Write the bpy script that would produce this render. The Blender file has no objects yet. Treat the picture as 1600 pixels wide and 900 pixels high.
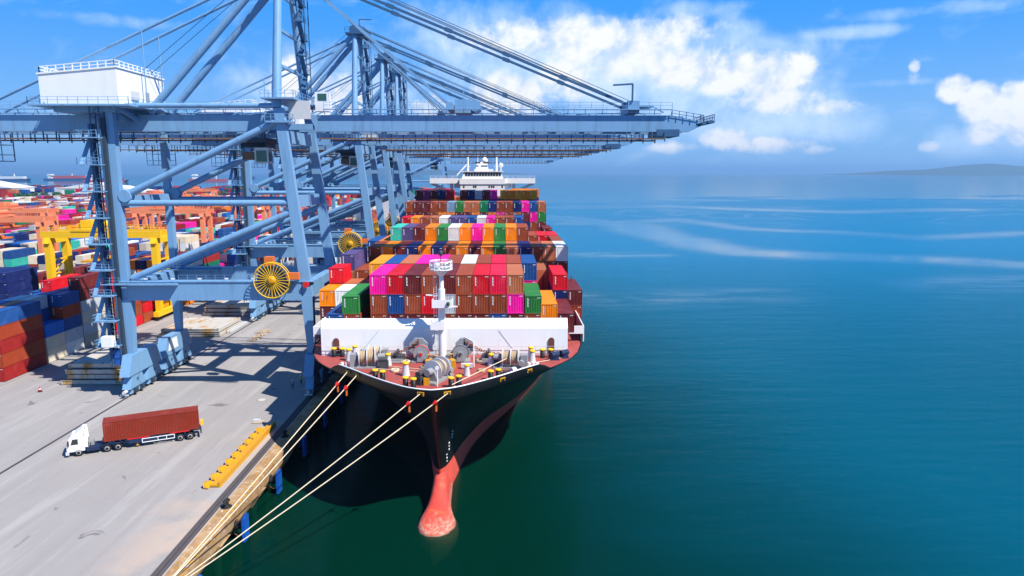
import bpy, math, random
from mathutils import Vector, Matrix
random.seed(11)
S = bpy.context.scene
COL = S.collection
R = math.radians

# ------------------------------------------------------------------ camera
cam = bpy.data.cameras.new('camera')
cam.lens = 24.5; cam.sensor_width = 36; cam.sensor_fit = 'HORIZONTAL'
cam.clip_start = 0.5; cam.clip_end = 120000
camo = bpy.data.objects.new('camera', cam); COL.objects.link(camo)
camo.location = (0, 0, 42); camo.rotation_euler = (R(90 - 9.4), 0, R(-0.737))
S.camera = camo
# ------------------------------------------------------------------ look
S.view_settings.view_transform = 'Standard'; S.view_settings.look = 'None'
S.view_settings.exposure = 0.55; S.view_settings.gamma = 1
S.view_settings.use_curve_mapping = False
S.render.engine = 'CYCLES'
S.cycles.max_bounces = 6; S.cycles.diffuse_bounces = 2; S.cycles.glossy_bounces = 3
S.cycles.transparent_max_bounces = 8; S.cycles.transmission_bounces = 2; S.cycles.volume_bounces = 0
S.cycles.caustics_reflective = False; S.cycles.caustics_refractive = False
S.cycles.use_denoising = True
S.cycles.sample_clamp_indirect = 4
# ------------------------------------------------------------------ sun
SUN_EL, SUN_AZ = 51.0, 123.5            # azimuth clockwise from +Y
sl = bpy.data.lights.new('sun', 'SUN'); sl.energy = 5.0; sl.angle = R(0.5); sl.color = (1, 0.955, 0.88)
so = bpy.data.objects.new('sun', sl); COL.objects.link(so)
_sd = Vector((math.sin(R(SUN_AZ)) * math.cos(R(SUN_EL)), math.cos(R(SUN_AZ)) * math.cos(R(SUN_EL)), math.sin(R(SUN_EL))))
so.rotation_euler = _sd.to_track_quat('Z', 'Y').to_euler(); so.location = (200, -150, 250)

# ------------------------------------------------------------------ world: sky with clouds
W = bpy.data.worlds.new('World'); S.world = W; W.use_nodes = True
W.cycles.sampling_method = 'NONE'      # smooth sky: found by scattered rays, the sun lamp is sampled directly
nt = W.node_tree; nt.nodes.clear()
class G:
    """small node graph helper"""
    def __init__(s, tree): s.t = tree
    def n(s, typ, **kw):
        nd = s.t.nodes.new(typ)
        for k, v in kw.items(): setattr(nd, k, v)
        return nd
    def put(s, sock, v):
        if v is None: return
        if hasattr(v, 'is_output') or isinstance(v, bpy.types.NodeSocket): s.t.links.new(v, sock)
        else: sock.default_value = v
    def m(s, op, a, b=None, c=None, clamp=False):
        nd = s.n('ShaderNodeMath', operation=op, use_clamp=clamp)
        for i, v in enumerate((a, b, c)): s.put(nd.inputs[i], v)
        return nd.outputs[0]
    def vm(s, op, a, b=None, scale=None):
        nd = s.n('ShaderNodeVectorMath', operation=op)
        s.put(nd.inputs[0], a); s.put(nd.inputs[1], b)
        if scale is not None: s.put(nd.inputs['Scale'], scale)
        return nd.outputs[0]
    def noise(s, vec, scale, detail=4, rough=.55, dist=0.0, lac=2.0, out=0):
        nd = s.n('ShaderNodeTexNoise')
        if vec is not None: s.put(nd.inputs['Vector'], vec)
        nd.inputs['Scale'].default_value = scale; nd.inputs['Detail'].default_value = detail
        nd.inputs['Roughness'].default_value = rough; nd.inputs['Distortion'].default_value = dist
        nd.inputs['Lacunarity'].default_value = lac
        return nd.outputs[out]
    def ss(s, x, a, b, lo=0.0, hi=1.0):
        nd = s.n('ShaderNodeMapRange', interpolation_type='SMOOTHSTEP')
        s.put(nd.inputs[0], x); s.put(nd.inputs[1], a); s.put(nd.inputs[2], b); s.put(nd.inputs[3], lo); s.put(nd.inputs[4], hi)
        return nd.outputs[0]
    def lin(s, x, a, b, lo=0.0, hi=1.0):
        nd = s.n('ShaderNodeMapRange'); 
        for i, v in enumerate((x, a, b, lo, hi)): s.put(nd.inputs[i], v)
        return nd.outputs[0]
    def mix(s, f, a, b, blend='MIX'):
        nd = s.n('ShaderNodeMix', data_type='RGBA', blend_type=blend)
        s.put(nd.inputs[0], f)
        for i, v in ((6, a), (7, b)):
            if isinstance(v, (tuple, list)) and len(v) == 3: v = (*v, 1)
            s.put(nd.inputs[i], v)
        return nd.outputs[2]
    def sep(s, v):
        nd = s.n('ShaderNodeSeparateXYZ'); s.put(nd.inputs[0], v); return nd.outputs
    def comb(s, x, y, z):
        nd = s.n('ShaderNodeCombineXYZ')
        for i, v in enumerate((x, y, z)): s.put(nd.inputs[i], v)
        return nd.outputs[0]
g = G(nt)
sky = g.n('ShaderNodeTexSky', sky_type='NISHITA', sun_disc=False, sun_elevation=R(SUN_EL), sun_rotation=R(SUN_AZ),
          altitude=0, air_density=1.0, dust_density=0.35, ozone_density=2.5)
tc = g.n('ShaderNodeTexCoord')
dirv = tc.outputs['Generated']
dx, dy, dz = g.sep(dirv)
AZ = g.m('MULTIPLY', g.m('ARCTAN2', dx, dy), 57.2958)
EL = g.m('MULTIPLY', g.m('ARCSINE', dz), 57.2958)
# the sky's own colour, a clear tropical blue
elc = g.m('MAXIMUM', dz, 0.0)
rp = g.n('ShaderNodeValToRGB'); g.put(rp.inputs[0], elc); rp.color_ramp.interpolation = 'EASE'
rp.color_ramp.elements[0].position = 0.0; rp.color_ramp.elements[0].color = (.24, .52, .93, 1)
rp.color_ramp.elements[1].position = 1.0; rp.color_ramp.elements[1].color = (.004, .06, .34, 1)
_e = rp.color_ramp.elements.new(.23); _e.color = (.028, .335, .98, 1)
blue = g.mix(1.0, rp.outputs[0], (10.0, 10.0, 10.0), 'MULTIPLY')
skycol = g.mix(0.88, g.mix(1.0, sky.outputs[0], (0.75, 0.95, 1.25), 'MULTIPLY'), blue)
# cumulus: clumps (azimuth, elevation, half width, half height in degrees, weight)
CUM = [(-16.29, 6.67, 1.78, 1.93, 1.2), (-13.28, 5.35, 3.17, 2.27, 1.2), (0.74, 6.0, 3.82, 2.03, 0.9), (4.8, 7.2, 2.51, 1.81, 0.8), (-4.87, 5.0, 2.29, 1.22, 0.6), (3.76, 10.2, 7.43, 1.57, 0.55), (8.75, 9.74, 6.77, 2.02, 0.65), (13.11, 10.43, 3.55, 1.27, 0.55), (10.76, 8.29, 5.77, 1.4, 0.5), (14.65, 7.94, 5.12, 1.84, 0.8), (18.43, 7.2, 4.48, 1.92, 0.95), (21.8, 7.33, 1.96, 1.43, 1.0), (20.36, 5.29, 3.97, 1.1, 0.55), (24.36, 4.69, 2.52, 0.54, 0.4), (13.18, 1.97, 1.95, 0.5, 0.5), (17.26, 2.52, 1.78, 0.96, 0.85), (20.54, 2.0, 3.57, 0.66, 0.75), (23.69, 1.67, 1.52, 0.38, 0.5), (32.26, 5.54, 1.02, 1.0, 0.85), (33.81, 4.42, 1.41, 1.44, 1.0), (35.78, 3.91, 1.84, 1.82, 1.1), (34.32, 2.73, 1.41, 1.05, 0.8), (36.45, 2.26, 1.34, 0.73, 0.7), (29.78, 7.16, 0.35, 0.51, 0.5), (29.69, 6.45, 0.46, 0.43, 0.3), (31.0, 1.83, 0.61, 0.4, 0.6), (36.86, 4.85, 1.31, 1.2, 1.0)]
uv = g.comb(AZ, EL, 0)
bn = g.noise(uv, 0.26, 6, 0.58, 0.25)
bn2 = g.noise(g.vm('ADD', uv, (.55, -.75, 0)), 0.26, 6, 0.58, 0.25)   # the same sort of noise shifted, for modelling
fine = g.noise(uv, 0.95, 6, 0.6, 0.15)
acc = None
for (a, e, w, h, wt) in CUM:
    u = g.m('MULTIPLY', g.m('SUBTRACT', AZ, a), 1.0 / w)
    v = g.m('MULTIPLY', g.m('SUBTRACT', EL, e), 1.0 / h)
    r2 = g.m('MULTIPLY_ADD', v, v, g.m('MULTIPLY', u, u))
    d = g.m('MULTIPLY', g.m('SUBTRACT', 1.0, r2), wt)
    acc = d if acc is None else g.m('SMOOTH_MAX', acc, d, 0.12)
# elsewhere the same kind of scattered cumulus, by chance
low = g.noise(g.comb(g.m('MULTIPLY', dx, 1.0), g.m('MULTIPLY', dy, 1.0), g.m('MULTIPLY', dz, 2.2)), 2.6, 3, 0.5)
chance = g.m('MULTIPLY', g.m('SUBTRACT', low, 0.68), 5.0)
side = g.ss(g.m('ABSOLUTE', AZ), 40.0, 55.0)
high = g.ss(EL, 16.0, 26.0)
gen = g.m('ADD', chance, g.m('MULTIPLY', g.m('SUBTRACT', 1.0, g.m('MAXIMUM', side, high)), -3.0))
acc = g.m('MAXIMUM', acc, gen)
field = g.m('ADD', acc, g.m('ADD', g.m('MULTIPLY', g.m('SUBTRACT', bn, 0.5), 2.0), g.m('MULTIPLY', g.m('SUBTRACT', fine, 0.5), 1.0)))
cov = g.ss(field, -0.16, 0.68)
cov = g.m('MULTIPLY', cov, g.ss(EL, 0.6, 2.2))
lit = g.m('ADD', g.m('MULTIPLY', g.m('SUBTRACT', bn2, bn), -4.0), g.m('ADD', 0.62, g.m('MULTIPLY', g.m('SUBTRACT', fine, 0.5), 0.9)))
lit = g.ss(lit, 0.0, 0.9)
ccol = g.mix(lit, (6.2, 7.5, 9.6), (9.9, 10.0, 10.2))
# thin high veils
vv = g.noise(g.comb(g.m('MULTIPLY', AZ, 0.35), g.m('MULTIPLY_ADD', AZ, -0.12, EL), 0.0), 0.42, 6, 0.6, 0.8)
veil = g.m('MULTIPLY', g.ss(vv, 0.50, 0.80), 0.32)
VE = [(8.29, 8.11, 15.88, 3.94, 0.85), (16.64, 5.77, 10.59, 2.79, 0.6), (-1.28, 10.3, 8.53, 2.74, 0.4), (20.44, 3.79, 8.54, 2.1, 0.6), (35.09, 2.09, 4.32, 1.24, 0.5), (-13.24, 6.3, 7.89, 3.26, 0.4), (25.68, 9.78, 4.37, 0.43, 0.28), (31.43, 10.68, 4.57, 0.4, 0.22), (26.76, 6.19, 3.58, 0.3, 0.28), (-28.13, 10.19, 4.4, 0.37, 0.2), (14.48, 11.9, 4.17, 0.7, 0.3)]
vacc = None
for (a, e, w, h, wt) in VE:
    u = g.m('MULTIPLY', g.m('SUBTRACT', AZ, a), 1.0 / w)
    v = g.m('MULTIPLY', g.m('SUBTRACT', EL, e), 1.0 / h)
    d = g.m('MULTIPLY', g.m('SUBTRACT', 1.0, g.m('MULTIPLY_ADD', v, v, g.m('MULTIPLY', u, u))), wt)
    vacc = d if vacc is None else g.m('SMOOTH_MAX', vacc, d, 0.3)
vb = g.ss(g.m('ADD', vacc, g.m('MULTIPLY', g.m('SUBTRACT', bn, 0.5), 1.9)), -0.25, 0.95, 0.0, 0.82)
veil = g.m('MAXIMUM', veil, vb)
c1 = g.mix(veil, skycol, (7.6, 9.4, 12.0))
c2 = g.mix(cov, c1, ccol)
bg = g.n('ShaderNodeBackground'); g.put(bg.inputs[0], c2); bg.inputs[1].default_value = 0.074
wo = g.n('ShaderNodeOutputWorld'); nt.links.new(bg.outputs[0], wo.inputs[0])

# ------------------------------------------------------------------ mesh helpers
class MB:
    def __init__(s): s.v = []; s.f = []; s.m = []; s.sm = []
    def add(s, vs, fs, m=0, smooth=False):
        o = len(s.v); s.v += [tuple(p) for p in vs]
        for f in fs: s.f.append(tuple(i + o for i in f)); s.m.append(m); s.sm.append(smooth)
        return s
    def hexa(s, b, t, m=0):
        return s.add(list(b) + list(t), [(3, 2, 1, 0), (4, 5, 6, 7), (0, 1, 5, 4), (1, 2, 6, 5), (2, 3, 7, 6), (3, 0, 4, 7)], m)
    def box(s, x0, x1, y0, y1, z0, z1, m=0):
        return s.hexa([(x0, y0, z0), (x1, y0, z0), (x1, y1, z0), (x0, y1, z0)], [(x0, y0, z1), (x1, y0, z1), (x1, y1, z1), (x0, y1, z1)], m)
    def frustum(s, x0, x1, y0, y1, z0, X0, X1, Y0, Y1, z1, m=0):
        return s.hexa([(x0, y0, z0), (x1, y0, z0), (x1, y1, z0), (x0, y1, z0)], [(X0, Y0, z1), (X1, Y0, z1), (X1, Y1, z1), (X0, Y1, z1)], m)
    def frame(s, p, q, up=(0, 0, 1)):
        p = Vector(p); q = Vector(q); d = (q - p).normalized(); u = Vector(up)
        if abs(d.dot(u)) > 0.98: u = Vector((0, 1, 0))
        a = d.cross(u).normalized(); b = a.cross(d).normalized()
        return p, q, a, b
    def beam(s, p, q, w, h, m=0, w2=None, h2=None, up=(0, 0, 1)):
        p, q, a, b = s.frame(p, q, up); w2 = w if w2 is None else w2; h2 = h if h2 is None else h2
        def ring(c, w, h): return [c - a * w / 2 - b * h / 2, c + a * w / 2 - b * h / 2, c + a * w / 2 + b * h / 2, c - a * w / 2 + b * h / 2]
        return s.hexa(ring(p, w, h), ring(q, w2, h2), m)
    def tube(s, p, q, r, r2=None, n=10, m=0, caps=True):
        p, q, a, b = s.frame(p, q); r2 = r if r2 is None else r2
        vs = []
        for c, rr in ((p, r), (q, r2)):
            for i in range(n):
                t = 2 * math.pi * i / n; vs.append(c + a * math.cos(t) * rr + b * math.sin(t) * rr)
        s.add(vs, [(i, (i + 1) % n, n + (i + 1) % n, n + i) for i in range(n)], m, True)
        if caps:
            s.add(vs[:n], [tuple(range(n))[::-1]], m); s.add(vs[n:], [tuple(range(n))], m)
        return s
    def path(s, pts, r, n=6, m=0):
        P = [Vector(p) for p in pts]; vs = []
        for i, c in enumerate(P):
            d = (P[min(i + 1, len(P) - 1)] - P[max(i - 1, 0)]).normalized()
            u = Vector((0, 0, 1)) if abs(d.z) < .95 else Vector((1, 0, 0))
            a = d.cross(u).normalized(); b = a.cross(d)
            vs += [c + a * math.cos(2 * math.pi * k / n) * r + b * math.sin(2 * math.pi * k / n) * r for k in range(n)]
        fs = []
        for i in range(len(P) - 1):
            for k in range(n): fs.append((i * n + k, i * n + (k + 1) % n, (i + 1) * n + (k + 1) % n, (i + 1) * n + k))
        return s.add(vs, fs, m, True)
    def prism(s, poly, axis, a, b, m=0):
        """poly: 2-D points; axis 'x','y','z' extruded from a to b"""
        def P(u, v, w): return {'x': (w, u, v), 'y': (u, w, v), 'z': (u, v, w)}[axis]
        n = len(poly); vs = [P(u, v, a) for u, v in poly] + [P(u, v, b) for u, v in poly]
        return s.add(vs, [tuple(range(n))[::-1], tuple(range(n, 2 * n))] + [(i, (i + 1) % n, n + (i + 1) % n, n + i) for i in range(n)], m)
    def lathe(s, prof, c=(0, 0, 0), axis='z', n=14, m=0, smooth=True):
        vs = []
        for r, h in prof:
            for i in range(n):
                t = 2 * math.pi * i / n; u, v = r * math.cos(t), r * math.sin(t)
                q = {'z': (u, v, h), 'x': (h, u, v), 'y': (u, h, v)}[axis]
                vs.append((q[0] + c[0], q[1] + c[1], q[2] + c[2]))
        fs = [(k * n + i, k * n + (i + 1) % n, (k + 1) * n + (i + 1) % n, (k + 1) * n + i) for k in range(len(prof) - 1) for i in range(n)]
        fs2 = [tuple(range(n))[::-1], tuple(range((len(prof) - 1) * n, len(prof) * n))]
        s.add(vs, fs, m, smooth); o = len(s.v) - len(vs)
        for f in fs2: s.f.append(tuple(i + o for i in f)); s.m.append(m); s.sm.append(False)
        return s
    def rail(s, pts, h=1.1, step=2.0, r=.04, m=0, bars=(1.0, .55)):
        """handrail along a polyline"""
        for p, q in zip(pts[:-1], pts[1:]):
            p = Vector(p); q = Vector(q); L = (q - p).length; n = max(1, round(L / step))
            for i in range(n + 1):
                c = p.lerp(q, i / n); s.beam(c, c + Vector((0, 0, h)), r * 2, r * 2, m)
            for b in bars: s.beam(p + Vector((0, 0, h * b)), q + Vector((0, 0, h * b)), r * 1.6, r * 1.6, m)
        return s
    def mesh(s, name, off=(0, 0, 0)):
        me = bpy.data.meshes.new(name)
        o = off
        me.from_pydata([(x - o[0], y - o[1], z - o[2]) for x, y, z in s.v], [], s.f)
        me.polygons.foreach_set('use_smooth', s.sm); me.polygons.foreach_set('material_index', s.m)
        me.update(); return me
    def build(s, name, mats, parent=None, at=None):
        off = at if at else rootloc(parent)
        me = s.mesh(name, off)
        for mt in (mats if isinstance(mats, (list, tuple)) else [mats]): me.materials.append(M[mt] if isinstance(mt, str) else mt)
        o = bpy.data.objects.new(name, me); COL.objects.link(o)
        if parent: o.parent = parent
        elif at: o.location = at
        return o
def rootloc(p):
    v = Vector((0, 0, 0))
    while p is not None: v += p.location; p = p.parent
    return v
def tag(o, label=None, cat=None, group=None, kind=None):
    if label: o['label'] = label
    if cat: o['category'] = cat
    if group: o['group'] = group
    if kind: o['kind'] = kind
    return o
def empty(name, loc, label=None, cat=None, group=None):
    o = bpy.data.objects.new(name, None); COL.objects.link(o); o.location = loc; o.empty_display_size = 1
    return tag(o, label, cat, group)
KIDS = {}
def copy_tree(o, parent=None):
    c = o.copy(); COL.objects.link(c); c.parent = parent
    for ch in KIDS.get(o, ()): copy_tree(ch, c)
    return c
def index_kids():
    KIDS.clear()
    for o in S.objects:
        if o.parent: KIDS.setdefault(o.parent, []).append(o)

# ------------------------------------------------------------------ materials
M = {}
def new_mat(name):
    m = bpy.data.materials.new(name); m.use_nodes = True; t = m.node_tree; t.nodes.clear()
    gg = G(t); out = gg.n('ShaderNodeOutputMaterial'); b = gg.n('ShaderNodeBsdfPrincipled')
    t.links.new(b.outputs[0], out.inputs[0]); M[name] = m
    return m, gg, b, out
def paint(name, col, rough=.5, var=.18, scale=.5, dirt=None, dirtamt=.35, metal=0, streak=False, bump=0):
    m, q, b, _ = new_mat(name)
    geo = q.n('ShaderNodeNewGeometry'); pos = geo.outputs['Position']
    n1 = q.noise(pos, scale, 5, .6)
    c = q.mix(1.0, (*col, 1), q.mix(n1, (1 - var,) * 3, (1 + var,) * 3), 'MULTIPLY')
    if dirt:
        vec = q.vm('MULTIPLY', pos, (1, 1, .12)) if streak else pos
        n2 = q.noise(vec, scale * 2.3, 6, .65, .3)
        c = q.mix(q.m('MULTIPLY', q.ss(n2, .5, .72), dirtamt), c, (*dirt, 1))
    q.put(b.inputs['Base Color'], c)
    q.put(b.inputs['Roughness'], q.lin(n1, .3, .7, max(.05, rough - .08), min(1, rough + .1)))
    b.inputs['Metallic'].default_value = metal; b.inputs['Specular IOR Level'].default_value = .28
    if bump:
        bp = q.n('ShaderNodeBump'); bp.inputs['Strength'].default_value = bump; bp.inputs['Distance'].default_value = .05
        q.put(bp.inputs['Height'], q.noise(pos, scale * 6, 4, .6)); q.put(b.inputs['Normal'], bp.outputs[0])
    return m
BLUE = (.172, .340, .545)
paint('crane_blue', BLUE, .42, .10, .35, (.10, .15, .21), .45, streak=True)
paint('crane_dark', (.035, .055, .085), .6, .2, .8)
paint('crane_deep', (.04, .11, .22), .5, .2, .5)
paint('rust_rail', (.17, .10, .07), .8, .3, .8)
paint('white_paint', (.80, .80, .80), .42, .04, .4, (.55, .50, .44), .14, streak=True)
paint('ship_white', (.83, .83, .82), .4, .03, .3, (.56, .46, .36), .2, streak=True)
paint('yellow_paint', (.62, .30, .012), .45, .14, .6, (.35, .17, .03), .3)
paint('bright_yellow', (.86, .51, .012), .4, .08, .6)
paint('orange_crane', (.80, .24, .11), .5, .12, .3, (.40, .15, .09), .25)
paint('deck_red', (.36, .070, .060), .6, .28, .6, (.17, .06, .045), .65)
paint('hull_black', (.010, .011, .013), .42, .4, .2, (.055, .038, .026), .5, streak=True)
paint('hull_red', (.84, .11, .075), .5, .25, .5, (.50, .16, .10), .55, bump=.2)
paint('steel_grey', (.28, .29, .30), .5, .2, 1.2, (.22, .12, .06), .3)
paint('light_grey', (.55, .56, .57), .5, .1, 1.0)
paint('dark_steel', (.06, .062, .066), .55, .3, 1.5)
paint('black', (.015, .015, .016), .5, .2, 1)
paint('rubber', (.02, .02, .021), .8, .25, 2)
paint('rope', (.72, .60, .42), .85, .15, 3)
paint('deck_rope', (.45, .33, .20), .9, .3, 3)
paint('red_paint', (.62, .02, .02), .45, .1, 1)
paint('rusty_chain', (.30, .10, .05), .8, .35, 4)
paint('brown_door', (.14, .05, .04), .6, .15, 1)
paint('fender_blue', (.008, .095, .42), .5, .15, .8, (.05, .06, .08), .4)
paint('chassis_blue', (.015, .028, .075), .5, .2, 1)
paint('orange_box', (.72, .17, .03), .5, .12, 1)
paint('green_dark', (.03, .09, .035), .7, .3, .3)
paint('bark', (.10, .07, .045), .9, .3, 1)
paint('far_white', (.72, .71, .68), .6, .05, .05)
paint('far_red', (.50, .07, .06), .6, .15, .05)
paint('far_navy', (.03, .05, .14), .6, .2, .05)
paint('skin', (.35, .19, .12), .6, .05, 3)
paint('hivis', (.62, .78, .03), .6, .05, 4)
paint('cloth_navy', (.02, .03, .08), .8, .1, 4)
paint('cloth_grey', (.32, .36, .40), .8, .1, 4)
paint('tan_bag', (.55, .42, .28), .85, .2, 1.5)
paint('piles', (.20, .19, .17), .85, .3, .5)
# bulb: boot-topping red, scraped and fouled along the waterline
m, q, b, _ = new_mat('bulb_red')
pos = q.n('ShaderNodeNewGeometry').outputs['Position']; bz = q.sep(pos)[2]
n1 = q.noise(pos, .8, 6, .65, .4); n2 = q.noise(q.vm('MULTIPLY', pos, (1, .25, 2.5)), 2.6, 6, .7, .5)
c = q.mix(n1, (.52, .040, .030), (.74, .10, .07)); c = q.mix(q.m('MULTIPLY', q.ss(n1, .52, .66), .5), c, (.62, .16, .04))
foul = q.m('MULTIPLY', q.ss(q.m('ADD', bz, q.m('MULTIPLY', q.m('SUBTRACT', n1, .5), 1.6)), 1.25, .35), q.ss(n2, .40, .58))
c = q.mix(q.m('MULTIPLY', foul, .85), c, (.52, .34, .24)); c = q.mix(q.m('MULTIPLY', q.ss(n2, .62, .70), q.ss(bz, 1.6, .6)), c, (.70, .58, .48)); c = q.mix(q.m('MULTIPLY', q.ss(bz, .28, .02), .8), c, (.20, .10, .055))
q.put(b.inputs['Base Color'], c); b.inputs['Roughness'].default_value = .55; b.inputs['Specular IOR Level'].default_value = .3
bp = q.n('ShaderNodeBump'); bp.inputs['Strength'].default_value = .35; bp.inputs['Distance'].default_value = .06; q.put(bp.inputs['Height'], n2); q.put(b.inputs['Normal'], bp.outputs[0])
def glass(name, col=(.02, .03, .035), rough=.08):
    m, q, b, _ = new_mat(name); b.inputs['Base Color'].default_value = (*col, 1); b.inputs['Roughness'].default_value = rough
    b.inputs['Specular IOR Level'].default_value = .7
glass('window_glass'); glass('green_glass', (.03, .10, .07), .1)
# hatch covers: pale concrete-like grey paint eaten by ochre rust runs
m, q, b, _ = new_mat('hatch_cover')
pos = q.n('ShaderNodeNewGeometry').outputs['Position']
n1 = q.noise(q.vm('MULTIPLY', pos, (1, .4, .25)), .55, 6, .65, .4); n2 = q.noise(pos, 1.5, 5, .6)
c = q.mix(n2, (.42, .40, .36), (.56, .53, .47)); c = q.mix(q.ss(n1, .50, .66), c, (.46, .26, .07)); c = q.mix(q.ss(n1, .62, .74), c, (.16, .07, .025))
q.put(b.inputs['Base Color'], c); b.inputs['Roughness'].default_value = .8
# container paint: the object's own colour, sun-faded, scuffed and rust-spotted
def container_mat(name, attr=None):
    m, q, b, _ = new_mat(name)
    oi = q.n('ShaderNodeObjectInfo'); tco = q.n('ShaderNodeTexCoord').outputs['Object']
    if attr:
        at = q.n('ShaderNodeAttribute'); at.attribute_name = attr; base = at.outputs['Color']; rnd = 0.3
        tco = q.n('ShaderNodeNewGeometry').outputs['Position']
    else: base = oi.outputs['Color']; rnd = oi.outputs['Random']
    vec = q.vm('ADD', tco, q.comb(q.m('MULTIPLY', rnd, 57.0), q.m('MULTIPLY', rnd, 23.0), 0.0))
    n1 = q.noise(vec, .55, 5, .6); n2 = q.noise(q.vm('MULTIPLY', vec, (1.6, 1.6, .35)), 1.5, 6, .65, .3)
    c = q.mix(1.0, base, q.mix(n1, (.74,) * 3, (1.22,) * 3), 'MULTIPLY')
    c = q.mix(q.m('MULTIPLY', q.ss(n1, .5, .8), .07), c, (.55, .50, .47))
    c = q.mix(q.m('MULTIPLY', q.ss(n2, .60, .72), q.lin(rnd, 0, 1, .15, .6)), c, (.17, .065, .03))
    q.put(b.inputs['Base Color'], c); q.put(b.inputs['Roughness'], q.lin(n2, .3, .7, .45, .65)); b.inputs['Specular IOR Level'].default_value = .22
container_mat('container_paint'); container_mat('container_far', 'Col')
# ---- ground materials
m, q, b, _ = new_mat('apron')
pos = q.n('ShaderNodeNewGeometry').outputs['Position']
px_, py_, pz_ = q.sep(pos)
n1 = q.noise(pos, .045, 6, .6, .3); n2 = q.noise(pos, .9, 6, .7)
rot = q.n('ShaderNodeMapping'); rot.inputs['Rotation'].default_value = (0, 0, R(24)); rot.inputs['Scale'].default_value = (.35, .03, 1); q.put(rot.inputs[0], pos)
n3 = q.noise(rot.outputs[0], 1.0, 6, .65, .2)
rot2 = q.n('ShaderNodeMapping'); rot2.inputs['Rotation'].default_value = (0, 0, R(-62)); rot2.inputs['Scale'].default_value = (.5, .02, 1); q.put(rot2.inputs[0], pos)
n4 = q.noise(rot2.outputs[0], 1.0, 5, .65, .2)
c = q.mix(n1, (.255, .237, .226), (.355, .33, .312))
c = q.mix(q.m('MULTIPLY', q.ss(n3, .48, .66), .5), c, (.42, .395, .375)); c = q.mix(q.m('MULTIPLY', q.ss(n4, .48, .68), .42), c, (.26, .24, .235))
c = q.mix(q.m('MULTIPLY', q.ss(n2, .54, .70), .38), c, (.26, .24, .235))
spots = q.noise(pos, .28, 3, .5, .6); c = q.mix(q.m('MULTIPLY', q.ss(spots, .68, .72), .75), c, (.14, .12, .115))
warm = q.m('MULTIPLY', q.ss(px_, -43.0, -35.0), q.ss(q.noise(pos, .12, 5, .6), .42, .62)); c = q.mix(q.m('MULTIPLY', warm, .6), c, (.52, .385, .29))
q.put(b.inputs['Base Color'], c); b.inputs['Roughness'].default_value = .88
bp = q.n('ShaderNodeBump'); bp.inputs['Strength'].default_value = .25; bp.inputs['Distance'].default_value = .02; q.put(bp.inputs['Height'], n2); q.put(b.inputs['Normal'], bp.outputs[0])
m, q, b, _ = new_mat('cope')
pos = q.n('ShaderNodeNewGeometry').outputs['Position']
n1 = q.noise(pos, .5, 6, .65, .4); n2 = q.noise(q.vm('MULTIPLY', pos, (1, 1, .08)), 1.6, 5, .65)
c = q.mix(q.ss(n1, .35, .65), (.30, .17, .075), (.46, .30, .155)); c = q.mix(q.m('MULTIPLY', q.ss(n2, .50, .66), .75), c, (.46, .23, .04)); c = q.mix(q.m('MULTIPLY', q.ss(n2, .66, .78), .8), c, (.12, .08, .05))
c = q.mix(q.m('MULTIPLY', q.ss(q.noise(pos, 2.2, 5, .6), .56, .70), .7), c, (.66, .60, .52))
q.put(b.inputs['Base Color'], c); b.inputs['Roughness'].default_value = .85
bp = q.n('ShaderNodeBump'); bp.inputs['Strength'].default_value = .5; bp.inputs['Distance'].default_value = .04; q.put(bp.inputs['Height'], q.noise(pos, 3, 5, .6)); q.put(b.inputs['Normal'], bp.outputs[0])
paint('rail_dark', (.07, .058, .062), .6, .3, .8)
paint('pit_dark', (.10, .085, .085), .85, .3, .6)
paint('seabed', (.03, .05, .035), .9, .3, .05)
# ---- water: green harbour water turning to blue outside, wind-ruffled with smooth slicks
m, q, b, out = new_mat('water')
t = m.node_tree
geo = q.n('ShaderNodeNewGeometry'); pos = geo.outputs['Position']
wx, wy, wz = q.sep(pos)
big = q.noise(pos, .006, 4, .6, .8)
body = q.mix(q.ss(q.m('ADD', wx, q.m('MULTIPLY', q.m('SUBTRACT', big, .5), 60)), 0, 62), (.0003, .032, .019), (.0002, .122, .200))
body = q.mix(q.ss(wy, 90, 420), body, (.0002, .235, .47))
# slicks: winding bands where the surface film keeps the ripples down
wob = q.n('ShaderNodeTexNoise'); q.put(wob.inputs['Vector'], pos); wob.inputs['Scale'].default_value = .011; wob.inputs['Detail'].default_value = 5
wp = q.vm('MULTIPLY', q.vm('ADD', pos, q.vm('SCALE', q.vm('SUBTRACT', wob.outputs['Color'], (.5, .5, .5)), scale=42.0)), (1, 1, 0))
def near_line(pts, w):
    d = None
    for a_, b2 in zip(pts[:-1], pts[1:]):
        a_ = Vector((*a_, 0)); e_ = Vector((*b2, 0)) - a_
        pa = q.vm('SUBTRACT', wp, tuple(a_)); dt = q.n('ShaderNodeVectorMath', operation='DOT_PRODUCT'); q.put(dt.inputs[0], pa); dt.inputs[1].default_value = tuple(e_ / e_.length_squared)
        hh = q.m('MULTIPLY', dt.outputs['Value'], 1.0, clamp=True); ln = q.n('ShaderNodeVectorMath', operation='LENGTH'); q.put(ln.inputs[0], q.vm('SUBTRACT', pa, q.vm('SCALE', tuple(e_), scale=hh)))
        d = ln.outputs['Value'] if d is None else q.m('MINIMUM', d, ln.outputs['Value'])
    return q.m('SUBTRACT', 1.0, q.ss(d, w * .1, w))
frg = q.ss(q.noise(q.vm('MULTIPLY', pos, (.35, 1, 1)), .045, 5, .65, .3), .36, .60)
band = q.m('MAXIMUM', near_line([(30, 690), (103, 563), (108, 451), (128, 375), (165, 352), (203, 343), (235, 318), (300, 250)], 34), q.m('MULTIPLY', near_line([(90, 858), (207, 889), (278, 810), (371, 755), (520, 800)], 55), .9))
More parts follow.
